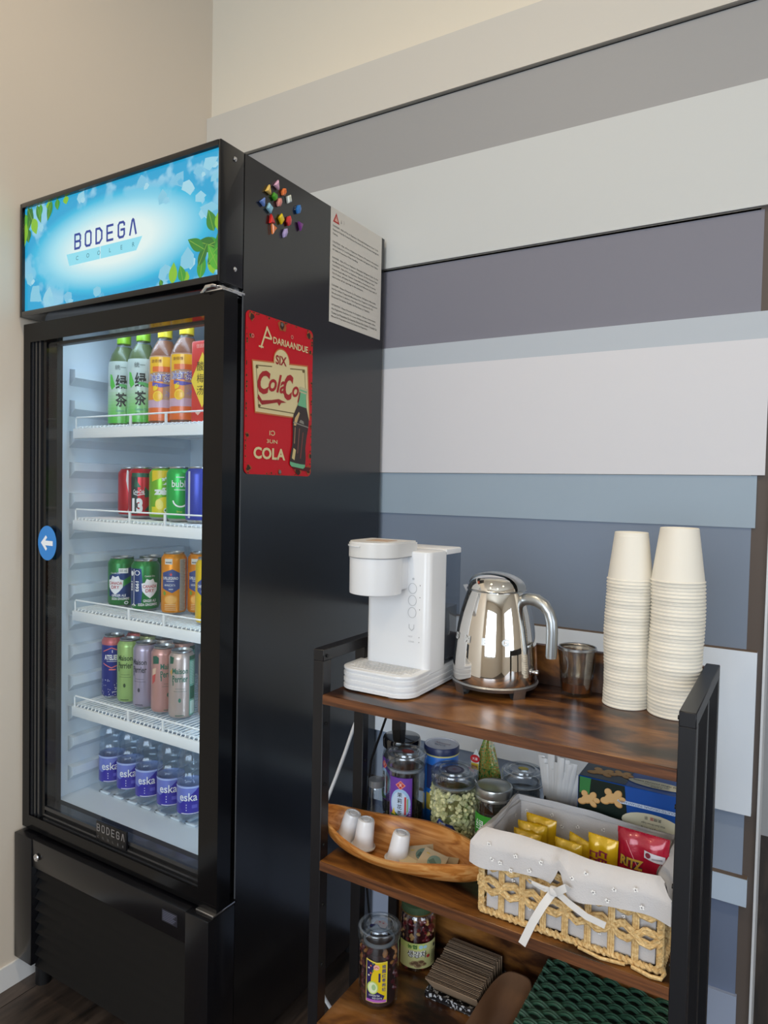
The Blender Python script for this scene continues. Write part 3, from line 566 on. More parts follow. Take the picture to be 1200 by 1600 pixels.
# ================================================================ drinks in the cooler
ALU = M('#c9ccce', 0.28, 1.0, name='can_end_aluminium'); WI = M('#eeeeee', 0.4)
def can(label, x, y, z, Rr, H, col, prn=None, metal=0.35, group=None, top=None, turn=0, cat='drink can'):
    e = empty('drink_can', (x, y, z), label, cat, group); a = facing(x, y) + R(turn)
    b = MB(); body = M(col, 0.30, metal, name='can_lacquer'); nr = Rr * .80
    b.lathe([(Rr * .70, .003), (Rr * .76, 0), (Rr * .80, .001), (Rr * .93, .006), (Rr, .012), (Rr, H - .017), (Rr * .985, H - .013), (nr, H - .004)], body, 36)
    b.lathe([(Rr * .76, -.0001), (Rr * .80, .0008), (Rr * .93, .0058)], ALU, 36)
    if top: b.lathe([(Rr + .0002, H - .022), (Rr + .0002, H - .017), (Rr * .985 + .0002, H - .013), (nr + .0003, H - .004)], M(top, 0.35, .3), 36)
    if prn: prn(b, cylm(Rr, a))
    b.build('can_body', e)
    l = MB(); l.lathe([(nr * .97, H - .0045), (nr * 1.03, H - .002), (nr * 1.03, H), (nr * .97, H + .0003), (nr * .92, H - .003), (nr * .88, H - .0065), (nr * .80, H - .0045), (.0001, H - .0045)], ALU, 36)
    l.ell(0, -.002, .008, .011, plane((0, 0, H - .0043), (math.cos(a + pi / 2), math.sin(a + pi / 2), 0), (-math.cos(a), -math.sin(a), 0)), M('#8f9396', 0.4, 1.0), .0004)
    l.build('can_end', e)
    t = MB(); mpt = plane((0, 0, H - .0040), (math.cos(a + pi / 2), math.sin(a + pi / 2), 0), (-math.cos(a), -math.sin(a), 0))
    t.poly([(-.006, -.002), (.006, -.002), (.006, .009), (.0035, .013), (-.0035, .013), (-.006, .009)], mpt, M('#b4b7b9', 0.3, 1.0), .0012); t.build('pull_tab', e)
    return e
ML = .006
PETM = glass('frosty_bottle_plastic', (0.90, 0.92, 0.94), 0.30, 0.40, 0.03)
def leafp(b, mp, u, v, l, w, a, c, h=.0004):
    ca, sa = math.cos(R(a)), math.sin(R(a)); P = [(t / 8 * l, w * math.sin(pi * t / 8)) for t in range(9)] + [(t / 8 * l, -w * math.sin(pi * t / 8)) for t in range(7, 0, -1)]
    b.poly([(u + x * ca - y * sa, v + x * sa + y * ca) for x, y in P], mp, c, h, ML)
def barcode(b, mp, u0, v0, u1, v1, h=.0003, dark='#77787a'):
    b.rect(u0, v0, u1, v1, mp, M('#b9bab4', 0.5), h, ML); n = int((v1 - v0) / .0034)
    for i in range(n): b.rect(u0 + .001, v0 + .001 + i * .0034, u1 - .001 - (i * 7 % 4) * .0012, v0 + .0024 + i * .0034, mp, M(dark, 0.6), h + .0002, ML)
# row 2: sodas
def coke(b, mp, first=True):
    G_ = M('#1f5a44', 0.35, .3)
    if first:
        b.poly([(-.016, .115), (-.0125, .115), (-.010, .090), (-.003, .060), (.000, .035), (-.008, .012), (-.014, .012), (-.009, .035), (-.012, .060), (-.018, .090)], mp, WI, .0003, ML)
        b.rect(-.009, .086, .018, .099, mp, WI, .0003, ML); b.text('CLASSIC', .005, .0925, .007, mp, M('#4a4a4a'), .0005, w=.022, ml=ML)
        b.poly([(-.004, .076), (.012, .055), (-.002, .052)], mp, G_, .0003, ML); b.rect(-.012, .106, .03, .111, mp, G_, .0003, ML); b.rect(.014, .012, .030, .106, mp, M('#1d2d2c', .4), .0002, ML)
    else:
        b.rect(-.028, .098, .03, .108, mp, G_, .0003, ML); b.rect(-.030, .010, -.012, .100, mp, M('#1d2d2c', .4), .0002, ML)
        b.poly([(-.018, .096), (-.004, .074), (-.022, .074)], mp, G_, .0004, ML); b.poly([(.004, .076), (.026, .052), (.004, .050)], mp, G_, .0004, ML)
        b.text('Coca-Cola', -.010, .064, .009, mp, WI, .0006, w=.026, shear=.3, ml=ML, bold=.02)
        b.line([(-.022, .058), (-.012, .055), (.004, .058)], .0018, mp, WI, .0006, ML)
        b.text('13', -.013, .030, .036, mp, WI, .0006, w=.026, bold=.06, ml=ML); b.poly([(.004, .018), (.024, .018), (.016, .034)], mp, G_, .0004, ML); barcode(b, mp, .030, .02, .045, .105)
can('red cola can at the left end of the row, with a white curved stripe', -1.4400, 1.165, 1.1005, .033, .122, '#c2202e', lambda b, m: coke(b, m, True), turn=6)
can('red and green cola can with a large white 13, second from the left', -1.3700, 1.140, 1.1005, .033, .122, '#c4212d', lambda b, m: coke(b, m, False))
def brisk(b, mp):
    b.poly([(-.03, .114), (.028, .114), (.028, .100), (-.005, .097), (-.03, .088)], mp, M('#e8c91e', .35), .0002, ML); b.poly([(-.03, .012), (.028, .012), (.028, .03), (-.03, .03)], mp, M('#d8d020', .35), .0002, ML)
    b.text('zé', -.008, .066, .017, mp, WI, .0006, w=.030, bold=.06, ml=ML); b.text('爽', .004, .090, .018, mp, WI, .0005, ml=ML, bold=.03)
    b.ell(-.002, .038, .019, .014, mp, M('#f0d61c', .35), .0004, ML, rot=.5); b.ell(-.010, .036, .009, .012, mp, M('#f4e670', .4), .0006, ML, rot=.3); b.ell(.006, .022, .006, .006, mp, WI, .0008, ML); b.ell(.006, .022, .004, .003, mp, M('#2f7d3a'), .0010, ML)
    barcode(b, mp, .022, .015, .036, .112)
can('lime green and yellow lemon soda can printed with a lemon slice', -1.2850, 1.130, 1.1005, .033, .122, '#7cbc2c', brisk)
def bubly(b, mp):
    W2 = M('#f4f7f4', .4); b.text('bubly', -.002, .082, .020, mp, W2, .0005, w=.040, ml=ML, bold=.008); b.rect(-.016, .070, .010, .0715, mp, W2, .0004, ML)
    P = [(.017 * math.cos(R(t)) - .002, .050 + .017 * math.sin(R(t))) for t in range(195, 350, 12)]; b.line(P, .0032, mp, W2, .0005, ML); b.line([(.012, .052), (.018, .056)], .004, mp, M('#d6e04a'), .0006, ML)
    b.rect(-.012, .098, .006, .100, mp, W2, .0004, ML); b.text('lime', -.004, .022, .005, mp, M('#c8e04a'), .0004, ml=ML)
    for i in range(5): b.rect(.027, .02 + i * .018, .031, .03 + i * .018, mp, M('#7fd29a'), .0003, ML)
can('bright green can with a white smile, beside the lemon soda', -1.2100, 1.115, 1.1005, .033, .122, '#26b04c', bubly)
can('deep blue can at the right end of the soda row, partly behind the door frame', -1.1390, 1.105, 1.1005, .033, .122, '#2f3f9e', lambda b, m: (b.rect(-.030, .01, -.024, .112, m, M('#c8ccd8', .4), .0003, ML),))
# row 3: ginger ale, sparkling citrus
def canada(b, mp, flip=False):
    NV = M('#143a78', .35, .3); GN = M('#1f8a3c', .35, .3); k = -1 if not flip else 1
    b.poly([(-.034, .028), (-.034, .078), (.010, .094), (.034, .104), (.034, .020), (.004, .024)] if not flip else [(-.048, .012), (-.048, .102), (-.010, .102), (-.006, .060), (-.010, .02)], mp, NV, .0002, ML)
    if not flip: b.poly([(-.01, .060), (.034, .085), (.034, .070), (.0, .050)], mp, GN, .0004, ML); b.rect(-.008, .084, .014, .096, mp, WI, .0005, ML); b.text('355 mL', .003, .090, .006, mp, M('#444444'), .0007, w=.018, ml=ML)
    c = -.016 if not flip else .010
    P = [(c + .019 * x, .056 + .022 * y) for x, y in ((-1, .5), (-.6, .6), (-.4, 1), (0, .85), (.4, 1), (.6, .6), (1, .5), (.92, -.3), (.5, -.75), (0, -1.1), (-.5, -.75), (-.92, -.3))]
    b.poly(P, mp, WI, .0006, ML); RDD = M('#b83a44', .4); b.text('CANADA', c, .060, .0075, mp, RDD, .0009, w=.032, ml=ML, bold=.02); b.text('DRY', c, .050, .008, mp, RDD, .0009, w=.020, ml=ML, bold=.02)
    b.text('Canada Dry', c, .084, .005, mp, WI, .0006, w=.024, ml=ML)
    if not flip:
        b.text('GINGER ALE', -.008, .030, .006, mp, WI, .0006, w=.034, ml=ML, bold=.02); b.text('SODA GINGEMBRE', -.004, .022, .006, mp, WI, .0006, w=.042, ml=ML, bold=.02); b.ell(.010, .012, .005, .004, mp, WI, .0006, ML); b.ell(.010, .012, .003, .002, mp, M('#2f7d3a'), .0008, ML)
    else:
        b.rect(-.030, .012, -.0285, .100, mp, WI, .0005, ML); b.ell(-.020, .092, .007, .006, mp, WI, .0005, ML); b.ell(-.020, .092, .005, .0045, mp, NV, .0007, ML); b.ell(-.037, .090, .006, .006, mp, WI, .0005, ML)
        b.text('1993', -.020, .060, .009, mp, WI, .0006, w=.024, rot=-pi / 2, ml=ML, bold=.03); b.text('1993', -.038, .060, .008, mp, WI, .0006, w=.022, rot=-pi / 2, ml=ML, bold=.03)
        b.text('GINGER ALE', .010, .026, .0065, mp, WI, .0006, w=.030, ml=ML, bold=.02); b.text('SODA GINGEMBRE', .006, .017, .0065, mp, WI, .0006, w=.046, ml=ML, bold=.02)
        b.line([(-.036, .014), (-.030, .018), (-.024, .014)], .002, mp, WI, .0006, ML)
can('green and navy ginger ale can standing alone at the left of its row', -1.4310, 1.130, .8805, .033, .122, '#1f7a3a', lambda b, m: canada(b, m), turn=0)
can('green and navy ginger ale can turned to show 1993 written sideways', -1.3430, 1.128, .8805, .033, .122, '#1d7d3c', lambda b, m: canada(b, m, True))
can('ginger ale can hidden behind the one with the sideways 1993', -1.3985, 1.190, .8805, .033, .122, '#1d6d3a', lambda b, m: canada(b, m))
def pelle(b, mp):
    NV = M('#3a4c86', .35); b.poly([(-.029, .098), (-.004, .107), (.013, .098), (.013, .062), (-.004, .052), (-.029, .062)], mp, NV, .0003, ML)
    b.poly([(-.010, .095), (-.007, .099), (-.004, .095), (-.007, .091)], mp, M('#c8404a'), .0006, ML); b.text('S.PELLEGRINO', -.009, .086, .0065, mp, WI, .0006, w=.036, ml=ML, bold=.015)
    b.text('ARANCIATA', -.010, .070, .005, mp, WI, .0006, w=.026, ml=ML); b.rect(-.018, .079, .0, .080, mp, WI, .0005, ML); b.rect(-.012, .060, -.002, .0612, mp, WI, .0005, ML)
    b.ell(-.008, .036, .016, .012, mp, M('#e8a040', .4), .0004, ML); b.ell(-.008, .036, .013, .009, mp, M('#f0b45a', .4), .0006, ML); leafp(b, mp, -.022, .045, .012, .004, 100, M('#7a9c3a'))
    barcode(b, mp, .013, .010, .030, .130, .0004, '#8a7a60'); b.rect(-.022, .118, -.004, .131, mp, M('#dcd8cc'), .0005, ML); b.rect(-.020, .121, -.006, .124, mp, M('#7a7a78'), .0007, ML)
    for i in range(4): b.rect(-.022, .012 + i * .004, .004, .0135 + i * .004, mp, M('#f0c890'), .0005, ML)
can('tall orange sparkling can with a navy crest and barcode side', -1.2520, 1.1340, .8805, .029, .145, '#e8921e', pelle)
can('tall orange sparkling can standing behind, between the front orange and yellow cans', -1.2070, 1.1730, .8805, .029, .145, '#e28a1c', pelle)
def lemo(b, mp):
    b.poly([(-.028, .092), (.0, .112), (.028, .092), (.028, .074), (.0, .052), (-.028, .074)], mp, M('#3a4c86', .35), .0003, ML); b.text('SANPELLEGRINO', -.002, .085, .0065, mp, WI, .0006, w=.046, ml=ML, bold=.015); b.text('LIMONATA', -.004, .074, .005, mp, WI, .0006, w=.026, ml=ML); leafp(b, mp, -.018, .045, .014, .005, 40, M('#6a9c3a'))
can('yellow lemon sparkling can nearest the right door frame', -1.1010, 1.0960, .8805, .029, .145, '#ecc51c', lemo)
# row 4: tall slim cans
def atel(b, mp):
    PK = M('#e0706c', .4); b.line([(-.028, .118), (-.006, .128), (.019, .118), (.019, .088), (-.006, .078), (-.028, .088)], .0022, mp, PK, .0004, ML)
    b.text('ATELIER', -.006, .104, .013, mp, WI, .0005, w=.036, ml=ML, bold=.03); b.line([(-.004, .116), (-.004, .122)], .0015, mp, WI, .0005, ML); b.rect(-.018, .0935, .008, .0945, mp, WI, .0005, ML); b.rect(-.012, .072, .004, .075, mp, PK, .0004, ML)
    rr = random.Random(5)
    for i in range(60): u, v = rr.uniform(-.034, .034), rr.random() ** 1.6 * .048 + .003; b.ell(u, v, .0010, .0010, mp, WI, .0004, 0, 5)
    b.text('355 ml', .010, .026, .0045, mp, WI, .0005, w=.014, ml=ML); b.rect(-.004, .017, .019, .0182, mp, WI, .0005, ML)
can('tall royal blue can with a pink hexagon outline, far left of the slim cans', -1.4695, 1.138, .6465, .029, .156, '#1b2f8c', atel, top='#c96b6c')
can('royal blue can with a pink rim, standing behind the front royal blue one', -1.4620, 1.205, .6465, .029, .156, '#1b2f8c', None, top='#c96b6c')
DG_ = M('#1f5c4a', .4)
def perr(col_side='#6fa896', txt='#2c6b58', deco=None, shift=0, side=True):
    def f(b, mp):
        T_ = M(txt, .4); b.text('Maison', -.002 + shift, .113, .013, mp, T_, .0005, w=.036, ml=ML, bold=.018); b.text('Perrier', -.002 + shift, .095, .015, mp, T_, .0005, w=.036, ml=ML, bold=.018)
        b.line([(-.018 + shift, .090), (-.018 + shift, .080)], .0022, mp, T_, .0005, ML)
        b.rect(-.012 + shift, .072, .010 + shift, .0726, mp, T_, .0004, ML); b.rect(-.016 + shift, .066, .014 + shift, .0666, mp, T_, .0004, ML); b.ell(-.002 + shift, .046, .003, .005, mp, T_, .0004, ML); b.rect(-.012 + shift, .010, .008 + shift, .0115, mp, T_, .0004, ML)
        if side:
            b.rect(.018, .008, .045, .144, mp, M(col_side, .4, .2), .0003, ML); b.rect(.018, .136, .045, .146, mp, DG_, .0005, ML); b.rect(.020, .046, .036, .076, mp, DG_, .0005, ML); b.rect(.020, .012, .036, .042, mp, M('#b9d6cc'), .0005, ML)
            for i in range(14): b.rect(.020, .082 + i * .0037, .034, .0833 + i * .0037, mp, M('#b9d6cc'), .0005, ML)
        if deco: deco(b, mp)
    return f
def pinkdeco(b, mp): b.poly([(-.028, .118), (-.012, .120), (-.012, .134), (-.018, .138), (-.028, .136)], mp, DG_, .0005, ML); b.poly([(-.030, .106), (-.018, .110), (-.020, .096), (-.030, .090)], mp, M('#ddb9a0'), .0004, ML); b.poly([(-.030, .090), (-.020, .096), (-.022, .078), (-.030, .070)], mp, M('#c8504c'), .0004, ML); b.ell(.018, .036, .004, .006, mp, DG_, .0005, ML)
def paledeco(b, mp): b.poly([(-.030, .128), (-.020, .130), (-.018, .144), (-.030, .146)], mp, DG_, .0005, ML); b.poly([(-.030, .11), (-.022, .118), (-.024, .100)], mp, M('#d8a45a'), .0005, ML)
def greendeco(b, mp): b.rect(.017, .006, .045, .146, mp, M('#2e5a3a', .4), .0004, ML)
SL = dict(metal=.55)
can('tall lime green slim sparkling can beside the royal blue one', -1.4030, 1.132, .6465, .029, .156, '#a4c678', perr(txt='#27481f', deco=greendeco, shift=-.010, side=False), metal=.35)
can('tall lilac slim sparkling can between the lime green and pink ones', -1.3400, 1.128, .6465, .029, .156, '#b6abc0', perr(txt='#3c3c48', shift=-.014), metal=.55)
can('tall salmon pink slim can with a fruit piece drawn at its edge', -1.2740, 1.126, .6465, .029, .156, '#cf9c94', perr(deco=pinkdeco, shift=.012), metal=.5)
can('tall pale rose slim can at the very front, its full name visible', -1.2105, 1.122, .6465, .029, .156, '#cbb8b0', perr(deco=paledeco, shift=-.002), metal=.6)
can('pink slim can cut off by the right door frame', -1.1600, 1.165, .6465, .029, .156, '#c9a8a2', perr(shift=-.008), metal=.5)
for x, y, c, w_ in ((-1.4085, 1.197, '#b9c99a', 'behind the lime green and lilac cans'), (-1.3460, 1.191, '#cfcdd2', 'behind the lilac and salmon pink cans'), (-1.2810, 1.189, '#cba39d', 'behind the salmon pink and pale rose cans')):
    can('slim sparkling can in the back row, ' + w_, x, y, .6465, .029, .156, c, perr(), metal=.5)
# row 1: bottled teas, seen from below
def pet_bottle(x, y, label, cap, liquid, prn, h=.226, r=.0355, lab='#b9c4bc', group=None):
    e = empty('tea_bottle', (x, y, 1.3185), label, 'bottle', group); a = facing(x, y)
    pr_ = [(.0001, .002), (r * .75, 0), (r * .97, .006), (r, .014), (r, .150), (r * .96, .160), (r * .80, .178), (r * .50, .196), (.0145, .204), (.0145, .212)]
    b = MB(); b.lathe(pr_, PETM, 32); b.build('bottle_shell', e)
    b = MB(); b.lathe([(p[0] * .96, p[1] + .001) for p in pr_[:8]] + [(.0001, .197)], M(liquid, .55, 0, 0, .2, name='tea'), 28); b.build('tea_fill', e)
    c = MB(); c.lathe([(.0001, .2275), (.0150, .2275), (.0165, .225), (.0165, .205), (.0155, .2045)], M(cap, .4), 28, fn=lambda q, z: 1 + .012 * math.cos(q * 30)); c.build('cap', e)
    l = MB(); l.lathe([(r + .0004, .010), (r + .0004, .150), (r * .965 + .0004, .159)] , M(lab, .3, 0, .4), 36); prn(l, cylm(r + .0006, a)); l.build('wrap_label', e)
    return e
def green(b, mp):
    for i in range(12): t_ = i / 11; c = '#%02x%02x%02x' % tuple(int(p + (q - p) * t_) for p, q in zip((84, 190, 60), (196, 206, 198))); b.rect(-.055, .010 + i * .0075, .055, .0178 + i * .0075, mp, M(c, .3, 0, .4), .0002, ML)
    b.poly([(-.036, .128), (-.030, .126), (-.020, .098), (-.030, .090), (-.036, .100)], mp, M('#5cc04a'), .0005, ML); b.poly([(-.020, .104), (.0, .094), (.020, .090), (.022, .098), (.0, .104)], mp, M('#5cb060'), .0005, ML)
    b.text('绿', -.006, .108, .036, mp, M('#18201c'), .0009, w=.026, ml=ML, bold=.02); b.text('茶', -.006, .066, .034, mp, M('#18201c'), .0009, w=.026, ml=ML, bold=.02); b.text('统一', -.008, .144, .012, mp, M('#4a5450'), .0009, ml=ML)
    b.text('Green Tea', -.002, .040, .006, mp, M('#5a8a9a'), .0009, w=.032, ml=ML); b.text('低糖 茉莉味', -.002, .030, .005, mp, M('#3c7a4c'), .0009, w=.032, ml=ML)
    b.rect(.032, .02, .048, .135, mp, M('#c9d2cc'), .0006, ML)
    for i in range(20): b.rect(.034, .024 + i * .0054, .046, .0262 + i * .0054, mp, M('#6a746e'), .0009, ML)
def orange(b, mp):
    OR_, YE, PU = M('#e2671e', .3, 0, .4), M('#f0b41a', .3, 0, .4), M('#5a50a8', .4)
    b.rect(-.055, .010, .055, .042, mp, OR_, .0002, ML); b.rect(-.055, .040, .012, .058, mp, M('#c9a4b4', .3), .0003, ML); b.rect(-.055, .058, -.004, .100, mp, M('#eb8a28', .3), .0002, ML)
    b.poly([(-.04, .156), (.03, .156), (.026, .128), (-.04, .118)], mp, YE, .0003, ML); b.rect(-.03, .122, .012, .134, mp, OR_, .0004, ML)
    b.text('冰红茶', -.010, .108, .021, mp, WI, .0007, w=.052, ml=ML, bold=.05); b.text('冰红茶', -.010, .108, .019, mp, PU, .0010, w=.050, ml=ML, bold=.005); b.poly([(-.03, .098), (.018, .092), (-.008, .086), (-.03, .090)], mp, PU, .0006, ML)
    b.ell(-.016, .066, .012, .012, mp, M('#f4c83a', .4), .0007, ML); b.ell(-.016, .066, .009, .009, mp, YE, .0009, ML); leafp(b, mp, -.026, .078, .018, .006, 60, M('#f2cc20'), .0006); b.text('冰爽', .016, .072, .014, mp, M('#9a90c8'), .0008, shear=.3, ml=ML)
    b.text('康师傅', -.020, .146, .008, mp, M('#7a3a18'), .0007, ml=ML); b.rect(.014, .130, .028, .152, mp, WI, .0008, ML); b.rect(.0155, .139, .0265, .144, mp, M('#333333'), .0011, ML)
    b.rect(.014, .036, .030, .066, mp, M('#c8c8c8'), .0006, ML)
    for i in range(8): b.rect(.0155 + i * .0017, .038, .0164 + i * .0017, .062, mp, M('#444444'), .0010)
pet_bottle(-1.4390, 1.137, 'green tea bottle with a lime green cap, nearest the left cooler wall', '#8fc61e', '#5a6a3c', green)
pet_bottle(-1.3640, 1.133, 'green tea bottle with a lime green cap, touching the first lemon tea', '#8fc61e', '#5a6a3c', green)
pet_bottle(-1.2855, 1.130, 'lemon black tea bottle with a yellow cap, beside the green teas', '#e6cf20', '#8a5030', orange, lab='#b89078')
pet_bottle(-1.2120, 1.128, 'lemon black tea bottle with a yellow cap, beside the red carton', '#e6cf20', '#8a5030', orange, lab='#b89078')
e = empty('drink_carton', (-1.118, 1.118, 1.3185), 'red sour plum drink carton with a yellow diamond, right end of the top shelf', 'carton')
b = MB(); b.rbox(-.036, -.032, .036, .032, 0, .178, .006, M('#c9281e', .35, 0, .3), .004); mp = plane((0, -.0322, 0), (1, 0, 0), (0, 0, 1))
b.poly([(-.034, .092), (0, .152), (.034, .092), (0, .032)], mp, M('#e8c83c', .4), .0003); b.text('酸', -.006, .122, .020, mp, M('#3a2014'), .0006); b.text('梅', -.006, .096, .020, mp, M('#3a2014'), .0006); b.text('汤', -.006, .070, .020, mp, M('#3a2014'), .0006)
b.text('信远斋', -.004, .166, .009, mp, M('#e8b8a8'), .0006); b.poly([(-.020, .022), (-.012, .028), (-.004, .022), (-.012, .016)], mp, M('#e8b8a8'), .0006)
b.build('carton_body', e); c = MB(); c.cyl((-.008, 0, 0), .014, .178, .196, M('#e6cf20', .4)); c.build('cap', e)
# bottom row: water bottles
def water(x, y, label, z=.4135):
    e = empty('water_bottle', (x, y, z), label, 'bottle', 'clear water bottles on the cooler floor'); a = facing(x, y); r = .0315
    def fn(q, zz): return 1 + (.035 * math.cos(q * 10) if .10 < zz < .165 else 0) + (.05 * math.cos(q * 5) if zz < .022 else 0)
    pr_ = [(.0001, .004), (r * .55, 0), (r * .85, .004), (r, .018), (r, .024), (r * .975, .027), (r * .975, .090), (r, .094), (r, .100), (r * .93, .103), (r, .107), (r * .99, .113), (r * .88, .120), (r * .97, .132), (r * .98, .145), (r * .85, .158), (r * .62, .172), (r * .42, .184), (.0115, .190), (.0115, .204)]
    b = MB(); b.lathe(pr_, PET, 40, fn=fn); b.build('bottle_shell', e)
    b = MB(); b.lathe([(max(p[0] - .0015, .0001), p[1] + .001) for p in pr_[:17]] + [(.0001, .176)], glass('water_fill', (.86, .91, .95), .03, .45, .03) if 'wf' not in _mc else _mc['wf'], 40, fn=fn); b.build('water_fill', e)
    c = MB(); c.lathe([(.0001, .212), (.0135, .212), (.0145, .210), (.0145, .196), (.0125, .1955)], M('#e4ecf4', .4), 24); c.build('cap', e)
    l = MB(); BL = M('#2a22a0', .3, 0, .4); LV = M('#6f7ccc', .3, 0, .4); l.lathe([(r + .0002, .026), (r + .0002, .090)], BL, 36); l.lathe([(r * .985, .090), (r * .985, .026)], M('#a9b6dc', .5), 36); mp = cylm(r + .0004, a)
    l.poly([(-.040, .054), (-.040, .088), (.020, .088), (-.008, .064), (-.026, .050)], mp, LV, .0002, ML); l.rect(-.045, .0855, .045, .0895, mp, M('#a9bce8', .4), .0004, ML)
    l.text('eska', -.006, .066, .0185, mp, WI, .0008, w=.040, ml=ML, bold=.008)
    for k in range(3): l.ell(-.010, .036 + k * .006, .001, .0015, mp, WI, .0006, 0, 6)
    l.rect(.002, .040, .014, .048, mp, M('#5a58c0'), .0006, ML); l.rect(-.022, .0275, .03, .029, mp, WI, .0004, ML)
    l.build('wrap_label', e); return e
_mc['wf'] = glass('water_fill', (.90, .94, .97), .03, .40, .03)
for x, y, lb in ((-1.4680, 1.134, 'leftmost clear water bottle with a violet label on the cooler floor'), (-1.3960, 1.131, 'second water bottle from the left on the cooler floor'), (-1.3250, 1.1285, 'middle one of the five water bottles on the cooler floor'),
                 (-1.2470, 1.1260, 'second water bottle from the right on the cooler floor'), (-1.1760, 1.1220, 'rightmost water bottle on the cooler floor, most of its label in view')):
    water(x, y, lb)
# ================================================================ rack
K1, K2, K3 = .8504, .5776, .3083
RX0, RX1, RY0, RY1 = -.648, -.117, .899, 1.178
rk = empty('storage_rack', (-.3825, 1.04, FL), 'open rack with rustic brown boards and black steel side frames, right of the cooler', 'shelf rack')
RO = tuple(-c for c in rk.location)
for z in (K1, K2, K3):
    b = MB(); b.box(RX0, RY0, z - .016, RX1, RY1, z, WOOD, .0007, 1)
    b.box(RX0, RY0 - .0006, z - .0155, RX1, RY0, z - .0006, WOODE); b.build('shelf_board', rk, RO)
for z, h in ((K1, .068), (K3, .095)):
    b = MB(); b.box(RX0, RY1 - .012, z, RX1, RY1, z + h, WOOD, .0006, 1); b.build('back_board', rk, RO)
for (xa, xb) in ((-.668, -.648), (-.117, -.097)):
    b = MB()
    for ya in (.899, 1.022, 1.158): b.box(xa, ya, FL + .004, xb, ya + (.022 if ya != 1.022 else .018), .9040, RACKM, .0008, 1)
    b.box(xa, .899, .9035, xb, 1.180, .9225, RACKM, .001, 1); b.box(xa + .0006, .92, .035, xb - .0006, 1.16, .053, RACKM, .0008, 1)
    for z in (.9115, .80, .70, .60, .50, .40): 
        for ya in (.909, 1.031, 1.169): b.cyl((xb + .0002 if xa < -.4 else xa - .0022, ya, z), .0028, 0, .002, M('#050506', .6), 10, 'X')
    b.build('side_frame', rk, RO)
    for ya in (.910, 1.169): f_ = MB(); f_.cyl(((xa + xb) / 2, ya, 0), .011, FL, FL + .006, DK); f_.build('foot', rk, RO)

# ---------------------------------------------------------------- white water dispenser
wd = empty('water_dispenser', (-.5785, 1.04, K1), 'white hot water dispenser with round spout head on the left of the counter board', 'water dispenser')
WP = M('#e2e4e7', .32, 0, .15, name='white_abs'); WS = M('#d9d9d8', .38, name='warm_white_abs')
# tray base with ribbed edge
b = MB(); X0, X1, Y0, Y1 = -.0705, .0665, -.101, .092
for k in range(6): b.rbox(X0 + (.0012 if k % 2 else 0), Y0 + (.0012 if k % 2 else 0), X1 - (.0012 if k % 2 else 0), Y1, .003 + k * .0052, .003 + (k + 1) * .0052, .030, WP, corners=(1, 1, 0, 0), seg=8)
b.rbox(X0, Y0, X1, -.028, .034, .0375, .030, WP, .001, corners=(1, 1, 0, 0), seg=8); b.build('drip_tray_base', wd)
b = MB()
for k in range(8): b.box(X0 + .012 + (k < 2) * .010, Y0 + .010 + k * .0075, .0375, X1 - .012 - (k < 2) * .010, Y0 + .0145 + k * .0075, .0383, M('#cfd0d1', .5))
b.cyl((-.028, -.052, 0), .0075, .037, .0388, M('#d4d5d6', .4), 20); b.build('drip_grille', wd)
b = MB()
for x, y in ((-.05, -.08), (.03, -.088), (.055, -.06), (-.04, .07), (.05, .07)): b.cyl((x, y, 0), .008, 0, .004, M('#8b8b8b', .6), 12)
b.build('foot', wd)
b = MB(); b.rbox(-.0545, -.040, .0665, .020, .030, .2315, .012, WP, .004, corners=(1, 1, 0, 0)); b.build('column', wd)
b = MB(); b.rbox(-.0545, .020, .0665, .0225, .034, .228, .001, M('#b8babd', .4)); b.rbox(-.0545, .0225, .0665, .088, .2235, .2325, .010, WP, .002, corners=(0, 0, 1, 1)); b.build('tank_lid', wd)
TK = glass('smoky_tank_plastic', (.72, .75, .79), .05, .5, .08)
b = MB(); b.rbox(-.0535, .0230, .0655, .088, .036, .2230, .008, TK, corners=(0, 0, 1, 1)); b.rbox(-.049, .026, .061, .084, .040, .130, .006, M('#7c8086', .25, 0, .3), corners=(0, 0, 1, 1)); b.build('water_tank', wd)
hx, hy = -.0115, -.080
b = MB(); b.lathe([(.0001, .1625), (.038, .1625), (.0425, .1640), (.0428, .168), (.0432, .222)], WP, 40, (hx, hy, 0))
b.box(hx - .030, hy, .168, hx + .038, -.03, .222, WP, .004); b.build('spout_head', wd)
b = MB(); P = [(hx + .0445 * math.cos(a), hy + .0445 * math.sin(a)) for a in [pi + pi * i / 20 for i in range(21)]] + [(hx + .0445, -.030), (hx + .0445, -.022), (hx - .0445, -.022)]
b.prism(P, (0, 0, 0), (1, 0, 0), (0, 1, 0), (0, 0, 1), .2225, .2235, M('#9a9c9f', .5)); b.prism(P, (0, 0, 0), (1, 0, 0), (0, 1, 0), (0, 0, 1), .2236, .2455, WS)
P2 = [(hx + (p[0] - hx) * .96, hy + (p[1] - hy) * .96) for p in P]; b.prism(P2, (0, 0, 0), (1, 0, 0), (0, 1, 0), (0, 0, 1), .2455, .2480, WS)
b.lathe([(.0452, .2395), (.0462, .2400), (.0462, .2420), (.0450, .2425)], WP, 20, (hx, hy, 0), a0=pi * 1.02, a1=pi * 1.48)
b.box(hx - .018, hy - .004, .248, hx + .022, hy + .030, .2486, M('#c2a488', .4), .0002, 1); b.build('head_lid', wd)
b = MB(); mp = plane((.040, -.0402, .150), (1, 0, 0), (0, 0, 1)); GY = M('#bfc1c4', .5); G2 = M('#8a8c90', .5)
